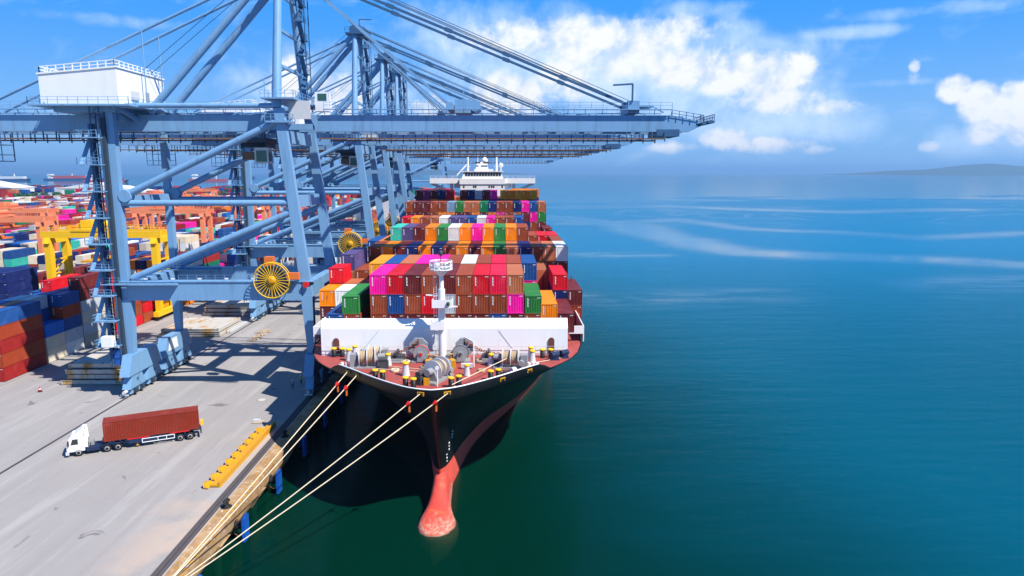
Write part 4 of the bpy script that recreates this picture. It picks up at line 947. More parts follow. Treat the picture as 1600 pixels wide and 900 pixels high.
    ap.beam((AX + 1, Y - 2, AZ_), (AX + 1, Y - 2, AZ_ + 2.4), .2, .2).beam((AX + 1, Y - 2, AZ_ + 2.4), (AX + 4.2, Y - 2, AZ_ + 2.3), .2, .2)
    ap.build('apex_platform', 'crane_deep', af)
    for s in (-1, 1):
        MB().tube((AX - .4, Y + s * 3.0, AZ_ - 1.5), (-61.5, Y + s * 3.4, 52.4), .66, n=14).build('back_leg', B, r)
        MB().tube((AX - .8, Y + s * 2.6, AZ_ - 2.2), (-91.0, Y + s * 3.2, 53.0), .26, n=10).build('backstay', B, r)
        fs_ = MB().beam((AX + .6, Y + s * 2.8, AZ_ - 1.2), (22.4, Y + s * 3.2, 53.6), .26, .44)
        for k in range(1, 6):
            c = Vector((AX + .6, Y + s * 2.8, AZ_ - 1.2)).lerp(Vector((22.4, Y + s * 3.2, 53.6)), k / 6 - .03); d_ = Vector((61, 0, -24)).normalized(); fs_.beam(c - d_ * .7, c + d_ * .6, .42, .66)
        fs_.build('forestay', 'crane_deep', r)
        MB().beam((AX + .6, Y + s * 2.6, AZ_ - 1.4), (-8.6, Y + s * 3.2, 53.2), .24, .40).build('forestay', B, r)
        for k in range(2): MB().tube((AX + .5 + k * .4, Y + s * (1.0 + k * .5), AZ_ + .7), (21.4 + k, Y + s * (1.2 + k * .6), 54.6), .055, n=5).build('hoist_rope', 'crane_dark', r)
        MB().tube((AX + .4, Y + s * 1.4, AZ_ + .4), (-12.5, Y + s * 1.6, 53.8), .05, n=5).build('hoist_rope', 'crane_dark', r)
        MB().tube((AX - .9, Y + s * 1.5, AZ_), (-65.2 + .9, Y + s * 1.6, 58.6), .05, n=5).build('hoist_rope', 'crane_dark', r)
        MB().tube((-61.8, Y + s * 3.0 - .4, 66.0), (-61.8, Y + s * 3.0 - .4, 53.2), .11, n=6).build('stay_hanger', B, r)
    # machinery house
    hy0, hy1 = Y - 11.0, Y + 5.0
    mh = MB().hexa([(-75.3, hy0, 53.0), (-62.7, hy0, 53.0), (-62.7, hy1, 53.0), (-75.3, hy1, 53.0)], [(-75.3, hy0, 57.8), (-62.7, hy0, 58.9), (-62.7, hy1, 58.9), (-75.3, hy1, 57.8)])
    mh = mh.build('machinery_house', 'white_paint', r)
    MB().rail([(-75.1, hy1, 57.8), (-75.1, hy0 + .1, 57.8), (-62.9, hy0 + .1, 58.9), (-62.9, hy1, 58.9)], 1.15, 1.4, .07).build('roof_rail', 'white_paint', mh)
    MB().hexa([(-75.5, hy0 - .15, 57.7), (-62.5, hy0 - .15, 58.84), (-62.5, hy1 + .15, 58.84), (-75.5, hy1 + .15, 57.7)], [(-75.5, hy0 - .15, 57.95), (-62.5, hy0 - .15, 59.09), (-62.5, hy1 + .15, 59.09), (-75.5, hy1 + .15, 57.95)]).build('roof', 'white_paint', mh)
    MB().box(-62.69, -62.4, hy0 + 4, hy0 + 6.4, 54.2, 55.6).build('air_conditioner', 'light_grey', mh); MB().box(-62.69, -62.6, hy0 + 9, hy0 + 10.2, 53.7, 55.9).build('door', 'steel_grey', mh)
    MB().box(-76.8, -60.4, hy0 - 1.3, hy1 + 1, 52.7, 52.98).rail([(-76.7, hy1, 53.0), (-76.7, hy0 - 1.2, 53.0), (-60.5, hy0 - 1.2, 53.0), (-60.5, hy1, 53.0)], 1.1, 1.6, .035).box(-74, -64, hy0 + 1, hy1 - 1, 51.9, 52.7).build('house_platform', B, r)
    for z in (52.9,): MB().beam((-75, hy0, 53.1), (-66, Y - 3.8, 51.0), .5, .6).beam((-64, hy0, 53.1), (-63.5, Y - 3.8, 51.0), .5, .6).build('platform_bracket', B, r)
    # maintenance basket hung under the back end of the girder
    mb_ = MB()
    for x in (-93, -90, -87):
        for yy in (Y - 4.6, Y - 1.5): mb_.beam((x, yy, 44.0), (x, yy, 49.1), .14, .14)
    for z in (44.0, 45.1, 46.8): mb_.beam((-93, Y - 4.6, z), (-87, Y - 4.6, z), .1, .1).beam((-93, Y - 1.5, z), (-87, Y - 1.5, z), .1, .1).beam((-87, Y - 4.6, z), (-87, Y - 1.5, z), .1, .1)
    mb_.box(-93, -87, Y - 4.6, Y - 1.5, 43.9, 44.0); mb_.build('maintenance_basket', 'crane_deep', gd)
    # lift shaft and stair platforms on the front land leg
    lf = MB(); x0, x1, y0, y1 = XL - 2.6, XL - 1.1, Y - 10.6, Y - 9.0
    for x in (x0, x1):
        for y in (y0, y1): lf.box(x - .08, x + .08, y - .08, y + .08, 8.5, 57.0)
    for k in range(24):
        z = 9 + k * 2.0
        lf.beam((x0, y0, z), (x1, y0, z), .1, .1).beam((x0, y1, z), (x0, y0, z), .1, .1); lf.beam((x0, y0, z), (x1, y0, z + 2), .08, .08)
    lf.box(x0 - .5, x0 - .2, y0, y1, 9, 50)
    lf.build('lift_mast', 'crane_deep', r)
    MB().box(x0 + .15, x1 - .15, y0 + .1, y1 - .1, 9.0, 11.6).box(x0 + .25, x1 - .25, y0 - .02, y0 + .1, 10.2, 11.4).build('lift_cage', 'fender_blue', r)
    sp = MB()
    for k in range(9):
        z = 12.4 + k * 4.4; sp.box(XL - 4.6, XL - 1.0, Y - 12.0, Y - 8.0, z, z + .14); sp.rail([(XL - 4.6, Y - 8, z + .14), (XL - 4.6, Y - 12, z + .14), (XL - 1.0, Y - 12, z + .14)], 1.1, 1.2, .04)
        if k < 8: sp.beam((XL - 4.2, Y - 11.5, z), (XL - 4.2, Y - 8.4, z + 4.4), .7, .15)
    sp.build('stair_platform', B, r)
    cb = MB(); cb.box(XL - 1.5, XL - .61, Y - 10.2, Y - 9.1, 10.8, 51); cb.build('cable_tray', 'crane_dark', r)
    MB().box(XL - 3.2, XL - 1.4, Y - 12.6, Y - 11.4, 12.6, 14.4).build('switch_box', 'white_paint', r)
    # trolley, operator cab, spreader hoist gear
    MB().box(-47, -41.2, Y - 4.4, Y + 4.4, 47.2, 48.0).box(-46, -42, Y - 3, Y + 3, 46.4, 47.2).build('trolley', 'crane_dark', r)
    cab = MB().box(-43.3, -40.9, Y - 4.8, Y - 2.8, 43.6, 46.3).build('operator_cab', 'light_grey', r)
    MB().box(-43.0, -41.2, Y - 4.84, Y - 4.8, 43.9, 45.8).box(-40.9, -40.86, Y - 4.6, Y - 3.0, 43.9, 45.8).build('cab_window', 'green_glass', cab)
    MB().box(-45.5, -43.5, Y - 4.6, Y - 3, 44.2, 45.6).build('cab_gear', 'rust_rail', cab)
    # hinge-point platforms, checker cabin
    MB().box(-39.8, -34.4, Y - 10.6, Y + 10.6, 54.0, 54.25).rail([(-39.8, Y - 10.6, 54.25), (-34.4, Y - 10.6, 54.25), (-34.4, Y + 10.6, 54.25)], 1.1, 1.4, .04).build('mast_platform', B, r)
    MB().box(-39.4, -35.2, Y - 10.2, Y - 7.4, 50.2, 50.5).rail([(-39.4, Y - 10.2, 50.5), (-35.2, Y - 10.2, 50.5), (-35.2, Y - 7.4, 50.5)], 1.1, 1.2, .04).build('mast_platform', B, r)
    ck = MB().box(-34.0, -31.6, Y + 1.5, Y + 4.0, 53.0, 56.4).build('checker_cabin', 'white_paint', r)
    MB().box(-33.5, -31.9, Y + 1.44, Y + 1.5, 54.9, 56.1).build('cabin_window', 'green_glass', ck)
    MB().box(-36.0, -32.4, Y - 8.2, Y - 7.9, 50.9, 53.9).build('wind_screen', 'light_grey', r)
    # cable reel on the portal
    ry, rx, rz = Y - 11.3, -39.4, 23.9
    cr = MB()
    for k in range(28):
        a = 2 * math.pi * k / 28; cr.beam((rx + .5 * math.cos(a), ry, rz + .5 * math.sin(a)), (rx + 3.0 * math.cos(a), ry - .12, rz + 3.0 * math.sin(a)), .09, .09, up=(0, 1, 0))
    cr.path([(rx + 3.02 * math.cos(2 * math.pi * k / 40), ry - .12, rz + 3.02 * math.sin(2 * math.pi * k / 40)) for k in range(41)], .09, 6); cr.path([(rx + 3.02 * math.cos(2 * math.pi * k / 40), ry + .82, rz + 3.02 * math.sin(2 * math.pi * k / 40)) for k in range(41)], .08, 6)
    cr = cr.build('cable_reel', 'bright_yellow', r)
    MB().lathe([(.3, -.5), (.62, -.35), (.78, .0), (.78, .4), (.5, .9), (.35, 2.2)], (rx, ry, rz), 'y', 18).build('reel_hub', 'yellow_paint', cr)
    MB().lathe([(2.55, .25), (2.55, .6)], (rx, ry, rz), 'y', 28).build('wound_cable', 'crane_dark', cr)
    MB().box(-36.9, -34.9, Y - 11.0, Y - 10.0, 24.0, 25.1).build('drive_box', 'orange_box', r); MB().lathe([(.55, 0), (.55, .4)], (-33.9, Y - 10.45, 23.0), 'y', 8).build('junction_box', 'red_paint', r)
    MB().box(-41.4, -39.9, Y - 8.6, Y - 7.4, 25.9, 27.6).build('drive_box', 'orange_box', r)
    for k in range(2): MB().box(XS - .3 + 1.35, XS - .3 + 1.7, Y - 9.5, Y - 9.1, 13.5 + k * 4, 14.2 + k * 4).build('leg_fitting', 'crane_deep', r)
    return r
cranes = [(129.0, 'nearest blue ship-to-shore gantry crane with white machinery house and yellow cable reel'), (191.0, 'second blue gantry crane from the camera, apex fully in view'), (232.0, 'third blue gantry crane from the camera over the middle of the ship'),
          (262.0, 'fourth blue gantry crane from the camera, smallest full apex in row'), (440.0, 'farthest blue gantry crane, its boom seen beside the ship bridge')]
C0 = sts(129.0); index_kids()
for i, (y, lab) in enumerate(cranes):
    c = C0 if i == 0 else copy_tree(C0)
    c.location.y = y; tag(c, lab, 'crane', 'blue quay cranes in a row')
# label by kind of sub-crane: shift each trolley a little along the boom
for o in S.objects:
    if o.name.startswith(('trolley.', 'operator_cab.')) and o.parent and o.parent != C0: o.location.x += {191.0: 3, 232.0: -6, 262.0: 2, 440.0: 1}.get(round(o.parent.location.y), 0)
# ------------------------------------------------------------------ container yard
GZ = 3.5
def blockx(k): return -92.8 - 34.0 * k            # right-hand face of each block
Y0Y = 126.4; BP = 12.75
WARM = ['brown', 'brown', 'maroon', 'brown', 'rust', 'maroon', 'darkred', 'darkred', 'brown', 'maroon', 'orange', 'red', 'magenta', 'navy', 'navy', 'white', 'grey', 'blue', 'beige', 'teal']
COOL = ['cream', 'white', 'beige', 'blue', 'brightblue', 'brown', 'grey', 'beige', 'rust', 'navy', 'turquoise', 'brown', 'maroon', 'beige', 'blue']
PRE = {}       # named stacks next to the quay road: (block, bay, row): colours from the ground up, short pairs where the photo shows them
PRE[(0, 0, 0)] = 'darkred rust darkred rust blue'; PRE[(0, 0, 1)] = 'cream blue brightblue rust tan'; PRE[(0, 0, 2)] = 'beige blue rust brown brightblue'; PRE[(0, 0, 3)] = 'beige brown blue rust'
PRE[(0, 2, 0)] = 'beige grey beige grey maroon maroon'; PRE[(0, 2, 1)] = 'grey beige grey brown navy'; PRE[(0, 3, 0)] = 'red brown rust darkred'; PRE[(0, 4, 0)] = 'brown red maroon'
rng = random.Random(5)
far_field = BoxField(); YC = []; heights = {}; stacks = {}
for k in range(0, 13):
    nb = 34 if k < 3 else 62
    for bay in range(nb):
        y = Y0Y + bay * BP
        if bay % 17 == 16: continue                         # cross road
        if k == 0 and bay in (5,): continue
        tone = rng.random(); pal = COOL if (k >= 1 and y < 330 and k < 6) or tone < .25 else WARM
        base = rng.choice([3, 4, 4, 5, 5]) if k > 0 else rng.choice([3, 4, 4, 5])
        dom = rng.choice(pal)
        for rw in range(7):
            h = max(0, min(5, base + rng.choice([-2, -1, 0, 0, 0, 1])))
            if k == 0 and bay == 1: continue
            if (k, bay, rw) in PRE: cl = PRE[(k, bay, rw)].split()
            else: cl = [dom if rng.random() < .45 else rng.choice(pal) for _ in range(h)]
            stacks[(k, bay, rw)] = cl
def xof(k, rw): return blockx(k) - 1.22 - rw * 2.9
cand = []
for (k, bay, rw), cl in stacks.items():
    hR = len(stacks.get((k, bay, rw - 1), [])) if rw > 0 else 0; hF = len(stacks.get((k, bay - 1, rw), [])) if bay > 0 else 0
    for t_, c in enumerate(cl):
        x = xof(k, rw); y = Y0Y + bay * BP + 6.1; exposed = t_ == len(cl) - 1 or t_ >= hR or t_ >= hF
        infr = x / y > -.80
        d = math.hypot(x, y)
        (cand if exposed and infr else YC).append((d, k, bay, rw, t_, c, t_ == len(cl) - 1))
cand.sort(); near, rest = cand[:95], cand[95:]
for d, k, bay, rw, t_, c, top in rest + YC: far_field.add(xof(k, rw), Y0Y + bay * BP + 6.1, GZ + .1 + t_ * 2.62, c, 12.19, 2.59)
BLN = ['quayside', 'second', 'third', 'fourth', 'fifth', 'sixth', 'seventh', 'eighth']
for d, k, bay, rw, t_, c, top in near:
    lab = '%s yard container, tier %s, row %s, bay %s of the %s yard block' % (NAMEC.get(c, c), ['one', 'two', 'three', 'four', 'five', 'six'][t_], ['one', 'two', 'three', 'four', 'five', 'six', 'seven'][rw], ORDN[bay] if bay < 18 else 'far', BLN[k])
    container(xof(k, rw), Y0Y + bay * BP + 6.1, GZ + .1 + t_ * 2.62, c, lab, 'containers stacked in the yard', 12.19, 2.59, mark=(bay < 6))
# the gap bay of the first block: pairs of short boxes
for i, (x, y, cl) in enumerate(((0, 0, 'beige beige brightblue'), (0, 6.25, 'white grey blue rust blue'), (1, 0, 'beige blue brightblue blue grey'), (1, 6.25, 'beige blue brown blue blue'), (2, 0, 'grey blue brown brightblue grey'), (2, 6.25, 'brown blue brown grey'))):
    for t_, c in enumerate(cl.split()):
        container(xof(0, x), Y0Y + BP + 3.03 + y, GZ + .1 + t_ * 2.62, c, 'short %s yard container, tier %s, %s stack behind the tall red stack' % (NAMEC.get(c, c), ['one', 'two', 'three', 'four', 'five'][t_], ORDN[i]), 'containers stacked in the yard', 6.06, 2.59)
o = far_field.build('yard_container_field', (-230, 400, GZ)); tag(o, 'far field of stacked containers filling the yard toward the shore', 'containers', kind='stuff')
# kerb line in front of the first block
tag(MB().box(-92.4, -91.9, 40, 420, GZ, GZ + .12).build('yard_kerb', 'apron'), kind='structure')
# ------------------------------------------------------------------ rubber-tyred gantry cranes
def rtg(mat, dark):
    """span in -X from the origin leg, legs astride Y"""
    r = empty('yard_crane', (0, 0, GZ)); SPAN = 27.6; Hh = 25.4
    for x in (0, -SPAN):
        for y in (-4.1, 4.1): MB().frustum(x - .65, x + .65, y - .8, y + .8, 5.8, x - .8, x + .8, y * .86 - .9, y * .86 + .9, Hh - 1.6).build('leg', mat, r)
        lt = MB()
        for k in range(4): z = 8.5 + k * 3.6; lt.beam((x, -3.3, z), (x, 3.3, z), .35, .35)
        for k in range(3): z = 8.5 + k * 3.6; lt.beam((x, -3.3, z), (x, 3.3, z + 3.6), .28, .28)
        lt.build('leg_bracing', mat, r)
        MB().box(x - .7, x + .7, -6.2, 6.2, 4.6, 5.9).build('sill_beam', mat, r)
        for y in (-5.4, -3.8, 3.8, 5.4):
            MB().tube((x - .3, y, 4.25), (x + .3, y, 4.25), .75, n=16).build('tyre', 'rubber', r)
        MB().prism([(-4.9, Hh - 1.6), (4.9, Hh - 1.6), (4.3, Hh - .2), (-4.3, Hh - .2)], 'x', x - .8, x + .8).build('top_sill', mat, r)
    for y in (-3.6, 3.6):
        MB().box(-SPAN - 1.6, 1.8, y - .55, y + .55, Hh - .2, Hh + 1.5).build('top_girder', mat, r)
        MB().rail([(-SPAN - 1.4, y + math.copysign(.5, y), Hh + 1.5), (1.7, y + math.copysign(.5, y), Hh + 1.5)], 1.1, 2.4, .06).build('girder_rail', mat, r)
    tx = -SPAN * .62
    t_ = MB().box(tx - 4, tx + 4, -4.3, 4.3, Hh + 1.5, Hh + 2.1).box(tx - 2.4, tx + .4, -2.6, 2.2, Hh + 2.1, Hh + 4.3).tube((tx + 2.2, -2.5, Hh + 3.1), (tx + 2.2, 2.5, Hh + 3.1), .8, n=12).tube((tx - 3.2, -2.0, Hh + 2.9), (tx - 3.2, 2.0, Hh + 2.9), .6, n=12).build('trolley', mat, r)
    MB().rail([(tx - 4, -4.2, Hh + 2.1), (tx + 4, -4.2, Hh + 2.1)], 1.1, 1.3, .06).build('trolley_rail', mat, t_)
    MB().box(tx - 1, tx + 1, -2.4, -.8, Hh - 3.4, Hh - 1.0).build('cab', mat, t_)
    MB().box(tx - .8, tx + .8, -2.44, -2.4, Hh - 3.0, Hh - 1.6).build('cab_window', 'window_glass', t_)
    hd = MB().box(tx - 1.2, tx + 1.2, -6.0, 6.0, Hh - 6.4, Hh - 5.9).box(tx - 1.1, tx + 1.1, -1.6, 1.6, Hh - 5.9, Hh - 4.9)
    for x in (-.8, .8):
        for y in (-1.4, 1.4): hd.beam((tx + x, y, Hh - 4.9), (tx + x, y, Hh + 1.4), .06, .06)
    hd.build('spreader', dark, r)
    MB().box(-2.2, -.75, -2.8, 2.8, 6.0, 8.2).build('power_unit', dark, r)
    return r
ry_ = rtg('bright_yellow', 'yellow_paint'); tag(ry_, 'yellow rubber-tyred yard crane straddling the quayside container block', 'yard crane', 'yard cranes over the container blocks'); ry_.location = (-91.0, 186.5, GZ)
MB().box(-7.6, -.8, -4.19, -4.16, 25.6, 26.7).build('name_board', 'white_paint', ry_).location = (0, 0, -GZ)
ro = rtg('orange_crane', 'orange_box'); index_kids()
RT = [(2, 245, 'nearest salmon orange yard crane at the left edge of the picture'), (2, 322, 'salmon orange yard crane just behind the one at the left edge'), (3, 300, 'salmon orange yard crane half hidden behind left cranes, third block'), (1, 296, 'salmon orange yard crane seen between the legs of nearest blue crane'),
      (2, 420, 'distant orange yard crane right of the white stacks'), (4, 500, 'distant orange yard crane over the fifth block'), (0, 352, 'orange yard crane behind the nearest blue crane braces'), (1, 430, 'small orange yard crane behind the second blue crane legs'), (5, 640, 'tiny orange yard crane far left beyond white stacks'), (3, 620, 'tiny orange yard crane far off over fourth block')]
for i, (k, y, lab) in enumerate(RT):
    c = ro if i == 0 else copy_tree(ro)
    c.location = (blockx(k) + 1.8, y, GZ); tag(c, lab, 'yard crane', 'yard cranes over the container blocks')
# ------------------------------------------------------------------ hatch covers set down on the apron
def hcover(x0, x1, y0, y1, z, lab, h=.82):
    r = empty('hatch_cover', ((x0 + x1) / 2, (y0 + y1) / 2, z)); tag(r, lab, 'hatch cover', 'hatch covers stacked on the quay')
    MB().box(x0, x1, y0, y1, z + .12, z + h).build('pontoon', 'hatch_cover', r)
    e = MB()
    for x in (x0 + .6, x1 - 1.0, (x0 + x1) / 2): e.box(x, x + .4, y0 + .3, y1 - .3, z, z + .12)
    e.build('skid', 'dark_steel', r)
    ri = MB()
    n = int((x1 - x0) / 2.4)
    for k in range(n + 1): ri.box(x0 + .1 + k * (x1 - x0 - .4) / n, x0 + .3 + k * (x1 - x0 - .4) / n, y0 - .06, y0, z + .12, z + h - .04)
    ri.box(x0, x1, y0 - .1, y0, z + h - .04, z + h + .06); ri.build('edge_stiffener', 'hatch_cover', r)
    ct = MB()
    for x in (x0 + .3, x1 - .7, (x0 + x1) / 2 - .2):
        for y in (y0 + .3, y1 - .7): ct.box(x, x + .4, y, y + .4, z + h, z + h + .05)
    ct.build('stacking_cone', 'dark_steel', r)
z = GZ
for i, (dx_, dy_) in enumerate(((-.6, 0), (.5, .4), (.3, .2), (.6, .8))): hcover(-80.6 + dx_, -68.2 + dx_ * .3, 124.4 + dy_, 138 + dy_, z + i * .98, 'rusty grey hatch cover, %s in the stack beside the near crane bogie' % ['lowest', 'second from below', 'third from below', 'topmost'][i])
for i in range(2): hcover(-81.6 + .4 * i, -67.3 - .2 * i, 162.2 + .3 * i, 176 + .3 * i, z + i * 1.0, '%s hatch cover of the pair behind the near crane land leg' % ['lower', 'upper'][i])
for i in range(3): hcover(-81.6 + .3 * i, -67.3, 187 + .3 * i, 201, z + i * 1.0, 'hatch cover, %s of the stack under the second blue crane' % ['lowest', 'middle', 'topmost'][i])
for i in range(2): hcover(-81.6 + .3 * i, -67.3, 214 + .3 * i, 228, z + i * 1.0, 'hatch cover, %s of the farthest stack beyond the cable reel' % ['lower', 'upper'][i])
# rusty beams lying beyond the second pair
r = empty('steel_beam', (-67.0, 172, GZ)); tag(r, 'pair of long grey steel beams lying beside the hatch covers at crane rail', 'beam')
for k in range(2): MB().beam((-66.9 + k * .7, 166, GZ + .35), (-66.9 + k * .7, 177, GZ + .35), .35, .5).build('beam', 'light_grey', r)
# ------------------------------------------------------------------ yellow finned frame by the sea rail
ff = empty('steel_frame', (-35.7, 91.5, GZ)); tag(ff, 'long yellow steel frame with a row of upright fins beside the crane rail', 'steel frame')
MB().box(-36.3, -35.35, 81.6, 102.4, GZ + .12, GZ + .35).build('base_channel', 'yellow_paint', ff)
MB().box(-35.3, -35.08, 81.6, 103.0, GZ, GZ + .75).build('side_plate', 'yellow_paint', ff)
for k in range(9):
    y = 82.0 + k * 2.32
    o = MB().hexa([(-36.95, y - .8, GZ + .12), (-36.35, y - .95, GZ + .12), (-36.35, y + .75, GZ + .12), (-36.95, y + .85, GZ + .12)], [(-37.15, y - .55, GZ + .62), (-36.95, y - .6, GZ + .66), (-36.7, y + .75, GZ + .45), (-36.95, y + .8, GZ + .42)])
    o = o.build('fin', 'yellow_paint', ff)
    sl2 = MB()
    for j in range(4): sl2.beam((-36.99, y - .6 + j * .38, GZ + .14), (-37.16, y - .42 + j * .24, GZ + .6), .08, .08)
    for j in range(4): sl2.beam((-36.9 + j * .16, y - .86 - j * .03, GZ + .14), (-37.12 + j * .05, y - .6, GZ + .62), .06, .06)
    sl2.build('fin_rib', 'yellow_paint', o)
# ------------------------------------------------------------------ truck
TR = empty('container_truck', (-52.0, 93.5, GZ)); tag(TR, 'white tractor unit pulling a skeletal trailer across the open apron', 'truck')
def tb(name, mat, parent=TR):   # builds in truck frame: u forward(-), i.e. +u towards the rear, v to the far side
    return lambda mb: mb
LB = MB
def TBx(u0, u1, v0, v1, w0, w1): return LB().box(u0, u1, v0, v1, w0, w1)
tparts = []
def addp(mb, name, mat, parent=None):
    o = mb.build(name, mat, None); o.parent = parent or TR; tparts.append(o); return o
# u axis: 0 at front bumper, positive rearwards; v: -1.25 near side .. 1.25 far side; w from ground
cabm = LB().prism([(.12, .75), (2.25, .75), (2.25, 2.75), (2.1, 3.0), (.75, 3.0), (.30, 2.45), (.12, 1.6)], 'y', -1.22, 1.22)
cabo = addp(cabm, 'cab', 'white_paint')
addp(LB().prism([(1.0, 3.0), (2.25, 3.0), (2.25, 3.75), (2.05, 3.8)], 'y', -1.1, 1.1), 'wind_deflector', 'white_paint', cabo)
addp(LB().prism([(2.26, 1.2), (2.65, 1.2), (2.5, 3.6), (2.26, 3.75)], 'y', -1.2, -1.05), 'side_fairing', 'white_paint', cabo)
addp(LB().prism([(2.26, 1.2), (2.65, 1.2), (2.5, 3.6), (2.26, 3.75)], 'y', 1.05, 1.2), 'side_fairing', 'white_paint', cabo)
addp(LB().prism([(.62, 1.75), (1.5, 1.75), (1.5, 2.5), (.85, 2.5)], 'y', -1.25, -1.221), 'side_window', 'window_glass', cabo)
addp(LB().hexa([(.10, -1.05, 1.65), (.10, 1.05, 1.65), (.2, 1.05, 1.65), (.2, -1.05, 1.65)], [(.275, -1.0, 2.42), (.275, 1.0, 2.42), (.38, 1.0, 2.42), (.38, -1.0, 2.42)]), 'windscreen', 'window_glass', cabo)
addp(TBx(-.05, .35, -1.22, 1.22, .35, .78), 'bumper', 'light_grey', cabo)
for v in (-.95, .95): addp(TBx(-.08, -.05, v - .18, v + .18, .48, .66), 'headlight', 'light_grey', cabo)
for v in (-1.38, 1.38): addp(TBx(.3, .45, v - .1, v + .1, 1.7, 2.4), 'mirror', 'black', cabo)
addp(TBx(.5, 7.0, -.45, .45, .75, 1.05).box(2.4, 4.0, -1.1, -.5, .5, 1.0).box(2.4, 3.8, .5, 1.1, .5, 1.0), 'chassis', 'chassis_blue')
addp(LB().tube((2.7, -.3, 1.05), (2.7, -.3, 2.3), .09, n=8).box(2.9, 3.3, -.3, .5, 1.05, 1.7), 'air_tanks', 'steel_grey')
addp(LB().prism([(4.3, 1.05), (6.6, 1.05), (6.6, 1.22), (4.3, 1.22)], 'y', -.7, .7), 'fifth_wheel', 'dark_steel')
def wheel(u, r=.52, twin=False):
    for s in (-1, 1):
        v0 = s * 1.22; v1 = s * (.62 if twin else .92)
        o = addp(LB().lathe([(.30, min(v0, v1)), (r - .06, min(v0, v1)), (r, min(v0, v1) + .06), (r, max(v0, v1) - .06), (r - .06, max(v0, v1)), (.30, max(v0, v1))], (u, 0, r), 'y', 20), 'wheel', 'rubber')
        addp(LB().lathe([(.10, 0), (.29, s * .03), (.31, s * -.1)], (u, v0 - s * .02, r), 'y', 14), 'rim', 'light_grey', o)
wheel(1.45); wheel(4.85, twin=True); wheel(6.2, twin=True); wheel(14.1, twin=True); wheel(15.4, twin=True)
addp(LB().prism([(4.1, 1.0), (4.5, 1.18), (5.3, 1.2), (5.5, 1.1), (6.0, 1.2), (6.8, 1.15), (6.9, 1.0), (6.8, 1.1), (5.5, 1.05), (4.5, 1.12)], 'y', -1.22, -.62), 'mudguard', 'chassis_blue')
tl = LB()
for v in (-.55, .55): tl.box(5.0, 16.9, v - .1, v + .1, 1.15, 1.5)
for k in range(10): tl.box(5.2 + k * 1.25, 5.4 + k * 1.25, -1.2, 1.2, 1.3, 1.52)
tl.box(7.6, 11.0, -1.18, -1.0, .75, 1.45); tl.box(5.0, 5.9, -1.1, 1.1, 1.22, 1.5); tl = addp(tl, 'trailer_frame', 'chassis_blue')
addp(TBx(9.2, 13.4, -1.24, -1.16, 1.15, 1.24).box(9.2, 13.4, -1.24, -1.16, .62, .71).box(9.2, 9.29, -1.24, -1.16, .71, 1.15).box(11.2, 11.28, -1.24, -1.16, .71, 1.15).box(13.31, 13.4, -1.24, -1.16, .71, 1.15).box(12.3, 12.38, -1.24, -1.16, .71, 1.15), 'side_guard', 'white_paint', tl)
addp(TBx(7.4, 10.2, -1.25, -1.19, 1.36, 1.5).box(12.8, 15.4, -1.25, -1.19, 1.36, 1.5), 'reflector_strip', 'red_paint', tl)
addp(LB().beam((8.6, -.9, 1.2), (8.6, -.9, .35), .16, .16).beam((8.6, .9, 1.2), (8.6, .9, .35), .16, .16).box(8.4, 8.8, -1.05, -.75, .28, .35), 'landing_leg', 'yellow_paint', tl)
addp(TBx(16.8, 17.0, -1.2, 1.2, .75, 1.0).box(16.9, 16.96, -1.0, -.5, 1.0, 1.2), 'rear_bar', 'dark_steel', tl)
addp(LB().box(16.92, 17.3, .2, .9, 1.5, 2.2), 'warning_board', 'bright_yellow', tl)
addp(TBx(4.3, 5.5, -.5, .5, 1.5, 1.7), 'gooseneck', 'tan_bag', tl)
# heading: front towards lower left
hd_ = R(27.0)
for o in tparts:
    if o.parent == TR: pass
TR.location = (-60.2, 92.0, GZ); TR.rotation_euler[2] = hd_ * .93
_c, _s = math.cos(hd_ * .93), math.sin(hd_ * .93)
uc = 10.65
container(-60.2 + uc * _c, 92.0 + uc * _s, GZ + 1.53, 'brickred', 'brick red container loaded on the truck trailer', 'container on the truck', 12.19, 2.75, rotz=hd_ * .93 - R(90), mark=False)
# ------------------------------------------------------------------ small things on the apron
cn = empty('traffic_cone', (-82.5, 120.5, GZ)); tag(cn, 'small red traffic cone on the apron left of the hatch covers', 'cone')
MB().lathe([(.30, GZ + .04), (.06, GZ + .95), (.03, GZ + .97)], (-82.5, 120.5, 0), n=12).build('body', 'red_paint', cn); MB().box(-82.85, -82.15, 120.15, 120.85, GZ, GZ + .04).build('base', 'black', cn); MB().lathe([(.215, GZ + .4), (.16, GZ + .6)], (-82.5, 120.5, 0), n=12).build('band', 'white_paint', cn)
cn = empty('traffic_cone', (-72.0, 151, GZ)); tag(cn, 'tiny red traffic cone behind the near crane land leg', 'cone')
MB().lathe([(.30, GZ + .04), (.06, GZ + .95), (.03, GZ + .97)], (-72.0, 151, 0), n=12).build('body', 'red_paint', cn); MB().box(-72.35, -71.65, 150.65, 151.35, GZ, GZ + .04).build('base', 'black', cn)
rg = random.Random(3)
def gear_pile(x, y, nx, lab):
    r = empty('lashing_gear', (x, y, GZ)); tag(r, lab, 'lashing gear', 'lashing gear lying on the apron')
    for k in range(nx):
        a = rg.uniform(-.6, .6); px, py = x + rg.uniform(-1, 1), y + rg.uniform(-1, 1) * 1.0 + k * .9
        MB().beam((px - .9 * math.cos(a), py - .9 * math.sin(a), GZ + .15), (px + .9 * math.cos(a), py + .9 * math.sin(a), GZ + .28), .35, .28).build('bundle', 'tan_bag', r)
gear_pile(-58.5, 158, 12, 'row of tan lashing gear lying beside the land crane rail'); gear_pile(-54, 196, 3, 'small heap of tan lashing gear under the cable reel'); gear_pile(-49, 214, 6, 'larger heap of lashing gear beyond the portal')
wb = empty('wooden_pallet', (-38.4, 104.5, GZ)); tag(wb, 'pale wooden pallet with bundle at the sunlit tip between container shadows', 'pallet')
